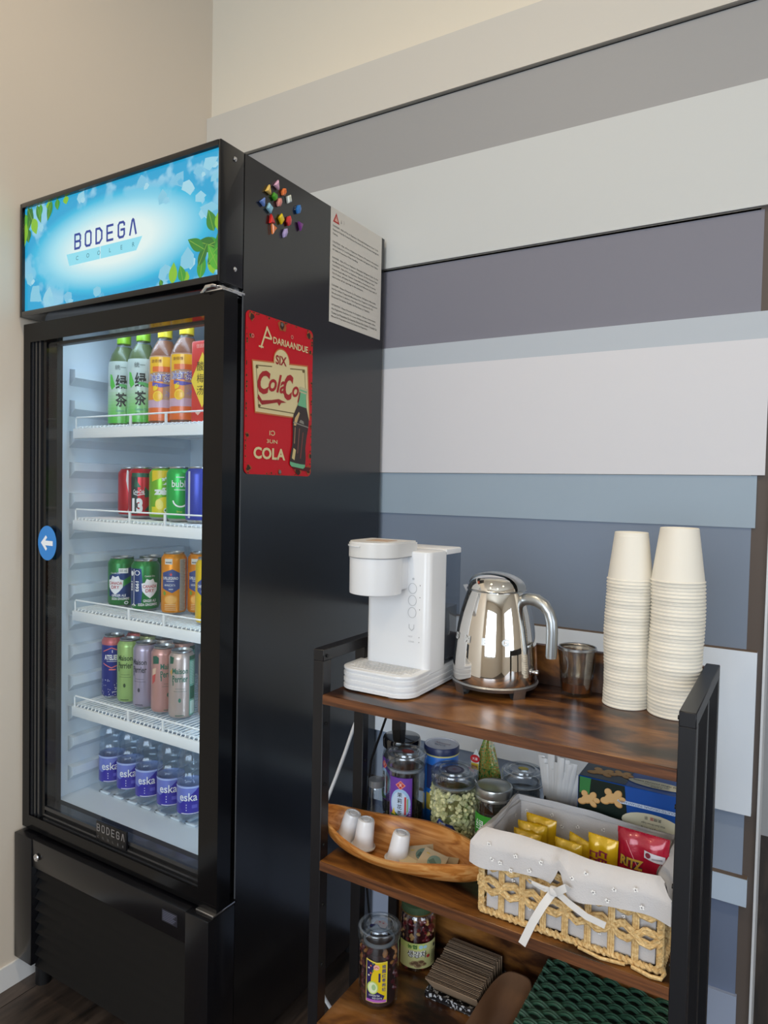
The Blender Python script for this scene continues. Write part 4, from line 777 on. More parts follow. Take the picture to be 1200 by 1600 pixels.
for k, z in enumerate((.020, .000, -.020)):
    for q in range(24): a, c = 2 * pi * q / 24, 2 * pi * (q + 1) / 24; b.line([(-.004 + .0075 * math.cos(a), z + .0085 * math.sin(a)), (-.004 + .0075 * math.cos(c), z + .0085 * math.sin(c))], .0009, mp, GY, .0002)
    b.ell(.010, z + .006, .0007, .0008, mp, M('#333333'), .0003, 0, 8)
b.line([(-.009, -.040), (-.009, -.046), (-.004, -.050), (.0, -.046), (.0, -.040)], .0012, mp, GY, .0002); b.ell(-.003, .036, .002, .002, mp, GY, .0002)
b.text('HOT', -.006, -.060, .0028, mp, GY, .0003); b.text('LOCK', -.004, -.068, .0028, mp, GY, .0003)
for z in (-.060, -.068): b.ell(.010, z, .0006, .0007, mp, M('#333333'), .0003, 0, 8)
b.build('control_icons', wd)
# ---------------------------------------------------------------- kettle
kt = empty('kettle', (-.4325, 1.094, K1), 'polished chrome electric kettle with a curved handle, between dispenser and glass', 'kettle')
MIR = M('#ece9e4', .025, 1.0, name='mirror_polished_steel'); SAT = M('#b9bcbe', .28, 1.0, name='satin_steel')
b = MB(); b.lathe([(.0001, .009), (.060, .009), (.0705, .0115), (.0728, .0170), (.0705, .0195)], SATW, 64)
for a in (35, 125, 215, 305):      # feet
    a = R(a - 68); pts = []
    b.lathe([(.052, .010), (.060, .0005), (.0690, 0), (.0724, .0150), (.052, .0150)], SATW, 6, a0=a - .17, a1=a + .17)
b.build('power_base', kt)
b = MB(); b.lathe([(.0700, .0195), (.0708, .022), (.0706, .036), (.0695, .058), (.0675, .082), (.0635, .110), (.0590, .132), (.0538, .151), (.0495, .1640), (.0480, .1675)], MIR, 96); b.build('kettle_body', kt)
b = MB(); b.lathe([(.0480, .1675), (.0498, .1680), (.0502, .1695), (.049, .1710)], SAT, 64)
b.lathe([(.0488, .1708), (.0475, .1755), (.044, .1815), (.038, .1870), (.030, .1910), (.018, .1935), (.0001, .1945)], MIR, 64); b.build('lid', kt)
b = MB(); b.grid(lambda u, v: (.0505 * math.cos(pi * u), (v - .5) * .024, .1700 + .0262 * math.sin(pi * u) ** .75 + (.0015 if .05 < v < .95 else 0)), 28, 6, SAT); b.build('lid_band', kt, rot=(0, 0, R(-15)))
hA = R(-7); ca, sa = math.cos(hA), math.sin(hA)
def kp(r, z): return (r * ca, r * sa, z)
hp = [kp(.0465, .155), kp(.060, .1585), kp(.074, .1575), kp(.0865, .1510), kp(.0955, .140), kp(.1000, .126), kp(.1012, .110), kp(.1010, .092), kp(.1005, .071)]
b = MB(); b.tube(hp, lambda t_: .0092 + .0012 * math.sin(pi * min(t_ * 2, 1)) , M('#adb1b3', .34, 1.0, name='matte_chrome_handle'), 20)
b.lathe([(.0001, 0), (.0085, 0), (.0085, .003)], SAT, 16, kp(.1005, .068)); b.build('handle', kt)
b = MB(); b.grid(lambda u, v: tuple(Vector(kp(-.040 - .022 * v, .148 + .0215 * v + (.0)) ) + Vector((-sa, ca, 0)) * ((u - .5) * .036 * (1 - .62 * v)) + Vector((0, 0, -1)) * (.012 * (1 - (2 * u - 1) ** 2) * (1 - .5 * v))), 14, 6, MIR)
b.grid(lambda u, v: tuple(Vector(kp(-.040 - .022 * v, .148 + .0220 * v)) + Vector((-sa, ca, 0)) * ((u - .5) * .036 * (1 - .62 * v))), 4, 4, SAT); b.build('spout', kt)
b = MB(); b.lathe([(.0001, .010), (.004, .009), (.0048, .006), (.003, .004), (.003, 0), (.008, -.001)], CHROME, 16, kp(.070, .040), 'X'); b.build('lever', kt)
rk_ = lambda z: .0678 - (z - .080) * .145
b = MB(); tang = R(-96.6)
for ch, da in (('S', -41), ('M', -14.5), ('E', 14.5), ('G', 42)):
    m_ = cylm(rk_, tang + R(da)); b.text(ch, 0, .092, .0115, m_, M('#d9dcdd', .4, .6), .0012, w=.0125, ml=.003, bold=.06)
b.build('raised_lettering', kt)
# ---------------------------------------------------------------- glass of tea with strainer
gl = empty('drinking_glass', (-.306, 1.138, K1), 'clear glass holding brown tea dregs and a wire strainer, right of the kettle', 'glass')
b = MB(); b.lathe([(.0001, .001), (.0235, .001), (.0250, .004), (.0275, .030), (.0305, .060), (.0325, .076), (.0318, .0765), (.0298, .060), (.0268, .030), (.0235, .008), (.0001, .007)], JARG, 12, fn=None); b.build('glass_body', gl)
b = MB(); b.lathe([(.0001, .0075), (.0232, .0078), (.0250, .022), (.0001, .022)], M('#5c2f12', .12, 0, .3), 24); b.build('tea_dregs', gl)
b = MB(); b.lathe([(.0275, .0755), (.0305, .0765), (.0305, .0800), (.0280, .0800)], SAT, 32)
MESH = glass('wire_mesh', (.74, .62, .48), .3, .30, .10); b.lathe([(.0285, .078), (.0275, .050), (.0245, .032), (.0001, .030)], MESH, 32)
b.tube([(-.030, .0, .080), (-.008, -.005, .0845), (.012, -.002, .084), (.030, .0, .079)], .0009, SAT, 6); b.build('tea_strainer', gl)
# ---------------------------------------------------------------- paper cups, two upside-down towers
CUP = M('#e9e4d8', .55, name='paper_cup_card'); CUPI = M('#efece2', .6)
def cup(r0, r1, h, tag_):
    e = empty('paper_cup', (0, 0, 0), 'white paper cup', 'paper cup'); b = MB()
    b.lathe([(r0 - .0006, .0030), (r1, h - .0005), (r1 - .0008, h), (r1 - .0016, h - .0008), (r1 - .002, h - .006), (.0001, h - .0065)], CUP, 36)
    b.lathe([(r1 - .0008, h - .007), (r0 - .0018, .0030)], CUPI, 36); b.build('cup_wall', e)
    b = MB(); b.lathe([(r0 - .0018, .0034), (r0 - .0016, .0008), (r0 - .0004, 0), (r0 + .0008, .0010), (r0 + .0008, .0026), (r0 - .0006, .0036)], CUP, 36); b.build('rolled_rim', e)
    return e
def cup_tower(x, y, r0, r1, h, n, dz, which, side):
    first = cup(r0, r1, h, which)
    for k in range(n):
        if k == 0: c = first
        else:
            c = first.copy(); COL.objects.link(c)
            for ch in list(first.children): q = ch.copy(); COL.objects.link(q); q.parent = c
        c.location = (x + .0012 * math.sin(k * .21 + side), y + .0008 * math.sin(k * 1.3), K1 + .0002 + k * dz)
        if k == n - 1: c['label'] = 'whole white paper cup upside down on top of the %s tower' % which
        elif k == 0: c['label'] = 'lowest white paper cup of the %s tower, rim on the brown board' % which
        else: c['label'] = 'white paper cup nested inside the middle of the %s tower' % which
        c['group'] = 'paper cups in the %s tower' % which
cup_tower(-.2265, 1.132, .0345, .0252, .0760, 40, .00506, 'left, narrower', 0)
cup_tower(-.1545, 1.128, .0385, .0275, .0820, 38, .00545, 'right, wider', 2)

# ================================================================ jars on the middle board
def jar_shell(e, r, h, lid_r, neck=.82, lidc=None, lidh=.018, glasslid=True):
    b = MB(); b.lathe([(.0001, .002), (r * .85, 0), (r * .98, .004), (r, .012), (r, h * .76), (r * .97, h * .82), (r * neck, h - lidh - .008), (r * neck, h - lidh)], JARG, 36); b.build('jar_body', e)
    if glasslid:
        b = MB(); z = h - lidh
        b.lathe([(r * neck * .9, z - .004), (lid_r * .97, z), (lid_r, z + .003), (lid_r * 1.02, z + lidh * .55), (lid_r * 1.03, z + lidh * .80), (lid_r, z + lidh * .92), (lid_r * .90, z + lidh * .90), (lid_r * .87, z + lidh * .82), (lid_r * .72, z + lidh * .84), (lid_r * .69, z + lidh * .98), (lid_r * .64, z + lidh), (lid_r * .58, z + lidh * .88), (.0001, z + lidh * .86)], LIDG, 40); b.build('glass_lid', e)
        b = MB(); b.lathe([(r * neck * .93, z - .006), (r * neck + .001, z - .005), (r * neck + .001, z - .001), (r * neck * .93, z)], M('#8d949c', .35), 36); b.build('seal_ring', e)
def fillz(e, prof, mat, name): b = MB(); b.lathe(prof, mat, 28); b.build(name, e)
PUR = M('#6b3fa0', .4)
def purple_label(e, r, a, za, zb, hw):
    l = MB(); mp = cylm(r + .0006, a); l.rect(-hw, za, hw, zb, mp, M('#3d2266', .4), .0, ML); l.rect(-hw, za, hw - .0012, zb - .0008, mp, PUR, .0002, ML); hh = zb - za; zc = za + hh * .42
    l.ell(0, zc, hw * .86, hh * .33, mp, M('#9fc4ea', .4), .0004, ML); l.ell(-.001, zc - .001, hw * .70, hh * .28, mp, M('#c9dcf4', .4), .0005, ML)
    l.poly([(-hw * .9, za + hh * .16), (-hw * .5, za + hh * .24), (0, za + hh * .13), (hw * .5, za + hh * .05), (-hw * .3, za + .001)], mp, M('#3d7a38'), .0006, ML); l.poly([(-hw * .72, za + hh * .18), (-hw * .55, za + hh * .32), (-hw * .38, za + hh * .16)], mp, M('#e4c23a'), .0008, ML)
    l.poly([(0 - .009, zb - .013), (0, zb - .005), (.009, zb - .013), (0, zb - .021)], mp, M('#e58a72'), .0004, ML); l.poly([(-.0065, zb - .013), (0, zb - .007), (.0065, zb - .013), (0, zb - .019)], mp, M('#b92323'), .0006, ML); l.text('天', 0, zb - .013, .006, mp, WI, .0008, ml=ML)
    for k, ch in enumerate('茉莉花茶'): l.text(ch, -.001, zc + hh * .20 - k * hh * .135, .0085, mp, M('#222233'), .0009, ml=ML, bold=.01)
    l.rect(hw * .34, zc - hh * .24, hw * .50, zc + hh * .16, mp, M('#c04848'), .0008, ML); l.rect(hw * .55, zc - hh * .18, hw * .64, zc + hh * .12, mp, M('#7fae5a'), .0008, ML)
    for k in range(6): l.rect(hw * .72, za + .004 + k * .004, hw * .86, za + .0065 + k * .004, mp, M('#b79ad4'), .0006, ML)
    l.build('label', e)
def tea_jar(x, y, label, dark=False):
    e = empty('storage_jar', (x, y, K2), label, 'jar'); r, h = .0345, .1435; a = facing(x, y) + R(-14 if not dark else -62)
    if dark:
        jar_shell(e, r, h, .0345, glasslid=False); fillz(e, [(.0001, .004), (r * .95, .005), (r * .95, h * .74), (r * .80, h * .84), (.0001, h * .84)], M('#0f0c0e', .7), 'dark_tea')
        b = MB(); b.lathe([(r * .85, h - .020), (.0352, h - .018), (.0356, h - .004), (.034, h - .0008), (.028, h), (.0001, h)], M('#101013', .1, 0, .8), 40); b.build('black_lid', e)
    else:
        jar_shell(e, r, h, .0358, neck=.93, lidh=.024); fillz(e, [(.0001, .004), (r * .95, .005), (r * .95, .044), (.0001, .047)], M('#1c1513', .95, bump=.8, bscale=400), 'tea_leaves')
        b = MB(); mp = plane((0, 0, h - .0030), (1, 0, 0), (0, 1, 0)); b.ell(.001, .004, .012, .009, mp, M('#8e2f30', .5), .0006); b.ell(.001, .004, .008, .005, mp, M('#b04a42', .5), .0009); b.poly([(-.030, -.012), (-.008, 0), (-.004, -.004), (-.026, -.017)], mp, M('#8b879c', .5), .0008); b.build('lid_seal_sticker', e)
    purple_label(e, r, a, .030, .108, .0210); return e
tea_jar(-.5825, 1.063, 'glass jar with a purple tea label and clear lid, one third full of dark leaves')
tea_jar(-.625, 1.1225, 'dark jar with a shiny black lid behind the purple labelled jar', True)
# flower bud jar
e = empty('storage_jar', (-.4945, 1.077, K2), 'wide glass jar packed with pale green dried flower buds', 'jar'); r, h = .0405, .127; a = facing(-.4945, 1.077)
jar_shell(e, r, h, .0395, neck=.86, lidh=.022)
BUD = M('#dcd9a6', .8, name='dried_buds'); BU2 = M('#c2c28c', .8)
core = MB(); core.lathe([(.0001, .004), (r * .86, .005), (r * .86, h * .70), (.0001, h * .76)], M('#6f7244', .95), 20); core.build('bud_core', e)
b = MB(); rr = random.Random(4)
for k in range(300):
    th = a + rr.uniform(-1.7, 1.7); z = rr.uniform(.008, h * .76); rad = r * rr.uniform(.84, .91); s_ = rr.uniform(.0042, .0056); c = Vector((rad * math.cos(th), rad * math.sin(th), z)); ax = Vector((rr.gauss(0, 1), rr.gauss(0, 1), rr.gauss(0, 1))).normalized()
    c = c - ax * .002; b.tube([c - ax * s_, c - ax * s_ * .4, c + ax * s_ * .3, c + ax * s_ * 1.3], lambda t_, q=s_: q * (.25 + .55 * math.sin(pi * min(1, t_ * 1.05)) ** .7), BUD if k % 3 else BU2, 6)
o = b.build('flower_buds', e); o['kind'] = 'stuff'
l = MB(); mp = cylm(r + .0006, a - .42, .014); LB = M('#5c6cb0', .4); l.poly([(-.022, .004), (-.024, .026), (-.014, .030), (-.008, .040), (.002, .034), (.016, .032), (.024, .020), (.024, .004)], mp, M('#2e3f80', .4), .0, ML)
l.poly([(-.020, .005), (-.022, .024), (-.012, .028), (-.007, .037), (.002, .031), (.015, .029), (.022, .018), (.022, .005)], mp, LB, .0002, ML); l.ell(-.002, .016, .017, .013, mp, M('#a9b8e0', .4), .0004, ML); l.rect(-.008, .006, .004, .034, mp, M('#c3d0ec', .4), .0005, ML)
l.text('茉', -.002, .028, .007, mp, M('#b03848'), .0007, ml=ML); l.text('莉', -.002, .018, .008, mp, M('#3a4a80'), .0007, ml=ML); l.text('花', -.002, .009, .007, mp, M('#3a4a80'), .0007, ml=ML); l.build('label', e)
b = MB(); mp = plane((0, 0, h - .0026), (1, 0, 0), (0, 1, 0)); b.ell(0, 0, .017, .017, mp, M('#5a5a72', .5), .0005); b.ell(0, 0, .012, .012, mp, M('#8a8aa0', .5), .0008); b.text('花', 0, 0, .008, mp, M('#a05060'), .0011); b.build('lid_seal_sticker', e)
b = MB(); b.tube([(.041, .004, .098), (.0455, .0, .105), (.044, -.004, .113), (.040, -.004, .118)], .0010, SAT, 6); b.lathe([(.0362, .100), (.0372, .1005), (.0372, .102), (.0362, .1025)], SAT, 36); b.build('wire_clasp', e)
# blue tin
e = empty('tin_can', (-.546, 1.131, K2), 'blue tin with a white printed lid behind the two clear jars', 'tin'); r, h = .031, .143; BLU = M('#2272d2', .35, 0, .3)
b = MB(); b.lathe([(.0001, 0), (r, .0), (r, h - .014), (r * .98, h - .012)], BLU, 36); mp = cylm(r, facing(-.546, 1.131)); b.rect(-.03, .030, .03, .060, mp, M('#c9b44a', .4), .0003, ML); b.rect(-.03, .068, .03, .112, mp, M('#2a3a70', .4), .0003, ML); b.text('咖啡', 0, .09, .016, mp, WI, .0006, ml=ML); b.build('tin_body', e)
b = MB(); b.lathe([(r * .98, h - .016), (r + .001, h - .0155), (r + .001, h - .0135), (r * .98, h - .013)], M('#d7cf8a', .4), 36); b.lathe([(r - .001, h - .013), (r + .0012, h - .0125), (r + .0012, h - .002), (r, h)], M('#1f2d58', .35), 36); b.lathe([(r, h), (r * .93, h + .0002), (r * .90, h - .0015), (.0001, h - .0015)], M('#dcdee8', .22, .3), 36)
mp = plane((0, 0, h - .0012), (1, 0, 0), (0, 1, 0)); b.text('Almond', 0, .004, .007, mp, M('#7a5060'), .0003, w=.030); b.text('ROCA', 0, -.006, .006, mp, M('#50586e'), .0003, w=.022); b.build('lid', e)
# seasoning bag
e = empty('seasoning_bag', (-.463, 1.140, K2), 'standing pouch of green and orange seasoning with a folded pointed top', 'pouch')
SEA = ramp_mat('mixed_seasoning_print', [(.34, '#24502a'), (.45, '#4f8a3a'), (.52, '#b5642a'), (.58, '#3f7a34'), (.70, '#a8b060')], (1, 1, 1), 260, 2, .25, .0, coat=.5)
def bag(u, v, side):
    w = .030 * (1 - .12 * v) if v < .62 else .030 * (.925 - (v - .62) * 1.75); d = .016 * (1 - v) ** .6
    return (-.0 + (u - .5) * 2 * max(w, .005) + v * .004, side * d * (1 - (2 * u - 1) ** 2) + .002 * math.sin(9 * u + 5 * v), .1665 * v)
b = MB(); b.grid(lambda u, v: bag(u, v, -1), 14, 18, SEA); b.grid(lambda u, v: bag(1 - u, v, 1), 14, 18, SEA); b.build('pouch_body', e)
b = MB(); mp = lambda u, v, h=0: Vector((u, -.0145 - h - (-.02) * (abs(u) * .3), v))
b.poly([(-.026, .080), (-.008, .080), (-.006, .138), (-.012, .150), (-.021, .132)], mp, M('#c9d2d0', .3), .0008); b.ell(-.014, .132, .009, .007, mp, M('#b8242c', .3), .0014); b.text('大喜', -.014, .132, .005, mp, WI, .0018); b.rect(-.021, .113, -.007, .124, mp, M('#d8b838', .4), .0014); b.text('调味', -.014, .1185, .005, mp, M('#7a3020'), .0018); b.text('拌饭', -.0155, .102, .008, mp, M('#22304a'), .0016); b.build('front_print', e)
# silver lid jar
e = empty('storage_jar', (-.4205, 1.0755, K2), 'jar with a plain silver metal lid and green label beside the cloth basket', 'jar'); r, h = .0300, .1165
jar_shell(e, r, h, .03, glasslid=False, neck=.93); fillz(e, [(.0001, .004), (r * .95, .005), (r * .95, .078), (.0001, .080)], M('#26231f', .6), 'contents')
b = MB(); b.lathe([(r * .95, h - .020), (.0308, h - .0195), (.0308, h - .016), (.0302, h - .015), (.0308, h - .014), (.0308, h - .003), (.0300, h - .0008), (.0275, h), (.0255, h - .0012), (.0001, h - .0012)], M('#b3b5b3', .28, .85), 40); b.build('metal_lid', e)
l = MB(); mp = cylm(r + .0005, facing(-.4205, 1.0755) - .5); l.rect(-.028, .018, .028, .074, mp, M('#3f9a34', .4), .0, ML); l.rect(-.028, .018, .028, .038, mp, M('#dfe8dc', .4), .0002, ML); l.text('绿', -.010, .056, .018, mp, WI, .0004, ml=ML); l.build('label', e)
# clamp-lid jar
e = empty('storage_jar', (-.3935, 1.1365, K2), 'glass lidded jar with a yellow dot sticker, behind the silver-lid jar', 'jar'); r, h = .0330, .130
jar_shell(e, r, h, .0345, neck=.9, lidh=.020); fillz(e, [(.0001, .004), (r * .95, .005), (r * .95, .090), (.0001, .092)], M('#3c4650', .6), 'contents')
b = MB(); mp = plane((0, 0, h - .0025), (1, 0, 0), (0, 1, 0)); b.ell(0, .004, .009, .007, mp, M('#c8b43c', .5), .0006); b.build('lid_sticker', e)
b = MB(); b.lathe([(.0335, .104), (.0350, .1045), (.0350, .1065), (.0335, .107)], SAT, 36); b.build('wire_clasp', e)
# small clear bottle
e = empty('small_jar', (-.6325, 1.0465, K2), 'small clear jar with pale yellow contents left of the purple labelled jar', 'jar')
b = MB(); b.lathe([(.0001, .001), (.0135, .001), (.014, .004), (.014, .070), (.012, .076)], JARG, 20); b.build('jar_body', e); fillz(e, [(.0001, .002), (.0125, .002), (.0125, .020), (.0001, .024)], M('#d8cf9a', .7), 'contents')
b = MB(); b.lathe([(.012, .074), (.0145, .0745), (.0145, .086), (.0001, .087)], M('#8e9296', .3, .6), 20); b.build('lid', e)
# stick sachets in a holder
hd_ = empty('sachet_holder', (-.3185, 1.118, K2), 'dark round holder keeping the white stick sachets behind the basket', 'holder')
b = MB(); b.lathe([(.0001, .002), (.026, .002), (.0285, .006), (.0295, .100), (.0280, .100), (.0265, .006), (.0001, .005)], M('#2c2826', .4), 28); b.build('holder_body', hd_)
SW = M('#dcdad8', .45, 0, .2, name='white_sachet_paper')
rr = random.Random(9)
for k in range(16):
    a_ = -pi * .92 + k * .115 if k < 12 else rr.uniform(0, 6); bx, by = .016 * math.cos(a_), .014 * math.sin(a_); tx = (k - 6.0) / 6.0 * .040 if k < 12 else rr.uniform(-.025, .03); ln = rr.uniform(.150, .178) if k not in (10, 11) else .150
    b = MB(); w = .0058; mp = None; f0 = Vector((bx * .5, by, .007)); f1 = Vector((tx, by - .002 + .012 * abs(tx) / .03, ln)); d = (f1 - f0); sd = Vector((1, .15 * math.sin(k), 0)).normalized()
    b.grid(lambda u, v: tuple(f0 + d * v + sd * ((u - .5) * 2 * w) + Vector((0, -.0022 * (1 - (2 * u - 1) ** 2) * (0 if v > .95 or v < .05 else 1), 0))), 6, 10, SW); b.grid(lambda u, v: tuple(f0 + d * v + sd * ((.5 - u) * 2 * w) + Vector((0, .0016, 0))), 1, 2, SW)
    o = b.build('sugar_sachet', loc=(-.3185, 1.118, K2)); tag(o, 'leaning white stick sachet at the right edge of the bunch in the holder' if k == 11 else 'slim white stick sachet standing in the holder behind the basket', 'sachet', 'white stick sachets')
# ginger drink box
e = empty('drink_mix_box', (-.203, 1.118, K2), 'blue and black box of instant ginger drink sachets behind the basket, printed upside down', 'box'); bw, bd, bh = .156, .094, .1675
b = MB(); b.box(-bw / 2, -bd / 2, 0, bw / 2, bd / 2, bh, M('#1750a4', .35, 0, .3), .001, 1)
BK, BL_ = M('#10211c', .35, 0, .3), M('#1658b4', .35, 0, .3); GN_ = M('#dcae72', .6); GI2 = M('#c78f4e', .6)
def ginger(mp, s0, cu, cv, sc):
    for (u, v, a_, b_, ro) in ((0, 0, .013, .008, .4), (.009, .008, .008, .006, 1.0), (-.010, -.006, .008, .006, .2), (.010, -.007, .007, .005, -.6), (-.006, .009, .006, .006, 0), (.016, .001, .006, .005, 0)):
        b.ell(cu + u * sc, cv + v * sc, a_ * sc, b_ * sc, mp, GI2, s0, 0, 14, ro); b.ell(cu + u * sc - .0006, cv + v * sc + .0006, a_ * sc * .86, b_ * sc * .86, mp, GN_, s0 + .0002, 0, 14, ro)
mf = plane((0, -bd / 2, 0), (1, 0, 0), (0, 0, 1)); mt_ = plane((0, 0, bh), (1, 0, 0), (0, 1, 0))
b.poly([(-bw/2 + .001, .002), (.010, .002), (-.008, bh - .001), (-bw/2 + .001, bh - .001)], mf, BK, .0003); b.poly([(-bw/2 + .003, bh - .026), (-bw/2 + .018, bh - .026), (-bw/2 + .020, bh - .001), (-bw/2 + .003, bh - .001)], mf, M('#2f7a3a'), .0005)
ginger(mf, .0006, -.062, bh - .034, .85); ginger(mf, .0006, -.026, bh - .024, .95); b.ell(-.050, bh - .060, .011, .007, mf, M('#7a2a3a'), .0007)
for k in range(4): b.line([(-.057 + k * .004, bh - .062), (-.054 + k * .004, bh - .056)], .001, mf, M('#d8b8b8'), .001)
b.rect(-.020, bh - .028, .076, bh - .0225, mf, M('#cfdcf0'), .0006); b.text('PRODUCTO ORIGINAL INSTANTANEO', .028, bh - .025, .0034, mf, M('#3a5a90'), .0009, w=.090, rot=pi)
OVL = M('#e6e0c4', .4); b.ell(.032, bh - .050, .043, .0165, mf, OVL, .0006); INKD = M('#2c2a26')
b.text('Instant Honeyed Ginger Drink', .032, bh - .0565, .0058, mf, INKD, .0009, w=.070, rot=pi, bold=.01); b.text('With Dark Brown Sugar', .034, bh - .048, .0036, mf, INKD, .0009, w=.034, rot=pi); b.text('黑糖', .040, bh - .0405, .0052, mf, INKD, .0009, rot=pi); b.text('薑', .032, bh - .0405, .0052, mf, M('#c04848'), .0009, rot=pi); b.text('茶', .024, bh - .0405, .0052, mf, INKD, .0009, rot=pi)
b.poly([(-bw/2 + .001, -bd/2 + .001), (-.008, -bd/2 + .001), (-.004, bd/2 - .001), (-bw/2 + .001, bd/2 - .001)], mt_, M('#1c2f3a', .35, 0, .3), .0003); ginger(mt_, .0006, -.050, -.018, 1.1); ginger(mt_, .0006, -.022, -.010, .9)
b.ell(.034, -.020, .042, .014, mt_, OVL, .0006); b.text('Instant Honeyed Ginger Drink', .034, -.017, .0058, mt_, INKD, .0009, w=.070, bold=.01); b.text('With Dark Brown Sugar', .034, -.0245, .0036, mt_, INKD, .0009, w=.036); b.text('黑糖薑茶', .034, -.030, .0040, mt_, INKD, .0009)
b.build('box_body', e)

# ================================================================ wooden boat bowl, pods, tea bags
bo_ = empty('wooden_bowl', (-.532, .9590, K2), 'long boat-shaped olive wood bowl holding pods and paper packets', 'bowl')
Lb = .158
def boat(u, v, off):
    """u along (-1..1), v across (-1..1); a half-ellipse section that closes to two points"""
    w = (.0585 - off) * max(.03, (1 - abs(u) ** 2.4)) ** .8 * (1 + .05 * math.sin(5 * u + 1)); rim = .044 + .005 * v + .012 * abs(u) ** 2 + .003 * math.sin(4 * u + v)
    t = v * pi / 2; keel = (rim * .55) * max(0, (abs(u) - .35) / .65) ** 2.2
    return (u * (Lb - off), w * math.sin(t) + .004 * math.sin(3 * u), keel + off + (rim - keel - off) * (1 - math.cos(t)) ** .85)
b = MB(); N_ = 44
b.grid(lambda p, q: boat(p * 2 - 1, 1 - q * 2, 0), N_, 26, BOWLW)
def inner(p, q):
    x, y, z = boat(p * 2 - 1, q * 2 - 1, .0048); zr = boat(p * 2 - 1, 1, 0)[2]; return (x, y, min(z, zr))
b.grid(inner, N_, 26, BOWLW)
for v in (-1, 1):
    b.grid(lambda p, q: tuple(Vector(boat(p * 2 - 1, v, 0)) * (1 - q) + Vector(inner(p, (v + 1) / 2)) * q), N_, 2, BOWLW)
b.build('bowl_body', bo_)
for (x, y, lb, tx, ty) in ((-.6385, .962, 'leftmost white coffee pod, tilted against the end of the wooden bowl', 4, 14), (-.600, .954, 'middle white coffee pod, standing beside the leftmost one', 3, 5), (-.532, .947, 'white coffee pod standing alone near the packets in the bowl', 4, 9)):
    e = empty('coffee_pod', (x, y, K2 + .0140), lb, 'coffee pod', 'white coffee pods'); e.rotation_euler = (R(-tx), R(ty), 0); PW = M('#dedfe3', .3, 0, .2)
    b = MB(); b.lathe([(.0175, .002), (.0160, .012), (.0142, .042), (.0128, .0455), (.0095, .0462), (.009, .0445), (.0065, .0445), (.006, .0462), (.0001, .0462)], PW, 32); b.build('pod_body', e)
    b = MB(); b.lathe([(.0001, 0), (.0200, 0), (.0205, .0012), (.0200, .0024), (.0175, .0024)], M('#c9c6c2', .35, .2), 32); b.build('sealing_foil', e)
for (x, y, z, rz, rx, ry, lb, st) in ((-.4960, .960, .0190, 28, 26, -8, 'small brown paper tea packet leaning at the back of the packets', 1), (-.4700, .947, .0225, -6, 30, 4, 'small brown paper tea packet lying on top at the front', 1), (-.458, .965, .0150, 15, 8, 0, 'small plain paper packet at the bottom right of the packets', 0), (-.500, .943, .0140, 40, 10, 2, 'small plain paper packet sticking out at the lower left', 0)):
    b = MB(); b.box(-.0215, -.0190, 0, .0215, .0190, .0012, M('#b3a083' if st else '#c9b795', .8), .0004, 1); mp = plane((0, 0, .0013), (1, 0, 0), (0, 1, 0))
    if st: b.ell(.004, .002, .0115, .0105, mp, M('#6a8076', .7), .0003); b.poly([(-.006, .000), (.0, .007), (.006, .003), (.014, -.002), (.004, -.005)], mp, M('#4d6258', .7), .0006); b.rect(-.015, -.0135, .006, -.0115, mp, M('#7d705a'), .0003); b.rect(-.015, .010, -.009, .0115, mp, M('#c2a23c'), .0003)
    o = b.build('tea_packet', loc=(x, y, K2 + z + .006), rot=(R(rx), R(ry), R(rz))); tag(o, lb, 'tea packet', 'paper tea packets in the bowl')

# ================================================================ straw basket with cloth liner
bk = empty('woven_basket', (-.2515, .985, K2), 'straw basket lined with grey flowered cloth and tied with a white ribbon', 'basket')
bx0, bx1, by0, by1, bt = -.121, .121, -.070, .068, .118
b = MB()
for z in (.006, bt - .008):
    for (P, Q) in (((bx0, by0), (bx1, by0)), ((bx1, by0), (bx1, by1)), ((bx1, by1), (bx0, by1)), ((bx0, by1), (bx0, by0))):
        for ph in (0, pi):
            n_ = 60; d = Vector((Q[0] - P[0], Q[1] - P[1], 0)); nn = Vector((-d.y, d.x, 0)).normalized(); Ln = d.length
            b.tube([Vector((P[0], P[1], z)) + d * (i / n_) + nn * .0028 * math.cos(i * 1.1 * Ln / .24 * 1.6 + ph) + Vector((0, 0, .0028 * math.sin(i * 1.1 * Ln / .24 * 1.6 + ph))) for i in range(n_ + 1)], .0030, STRAW, 6)
b.build('rope_border', bk)
def post(mb, P, nn):
    for s_ in (-.0028, 0, .0028): mb.tube([Vector((P[0], P[1], 0)) + nn * .001 + Vector((nn.y, -nn.x, 0)) * s_ + Vector((0, 0, .006)), Vector((P[0], P[1], 0)) + nn * .002 + Vector((nn.y, -nn.x, 0)) * s_ + Vector((0, 0, bt - .008))], .0019, STRAW, 5)
b = MB()
for k in range(9): post(b, (bx0 + (bx1 - bx0) * k / 8, by0), Vector((0, -1, 0))); post(b, (bx0 + (bx1 - bx0) * k / 8, by1), Vector((0, 1, 0)))
for k in range(1, 5): post(b, (bx1, by0 + (by1 - by0) * k / 5), Vector((1, 0, 0))); post(b, (bx0, by0 + (by1 - by0) * k / 5), Vector((-1, 0, 0)))
for (x, y) in ((bx0, by0), (bx1, by0), (bx1, by1), (bx0, by1)): b.tube([(x + .0025 * math.cos(i * 1.3), y + .0025 * math.sin(i * 1.3), .006 + i * .0025) for i in range(43)], .0032, STRAW, 6)
b.build('uprights', bk)
b = MB()
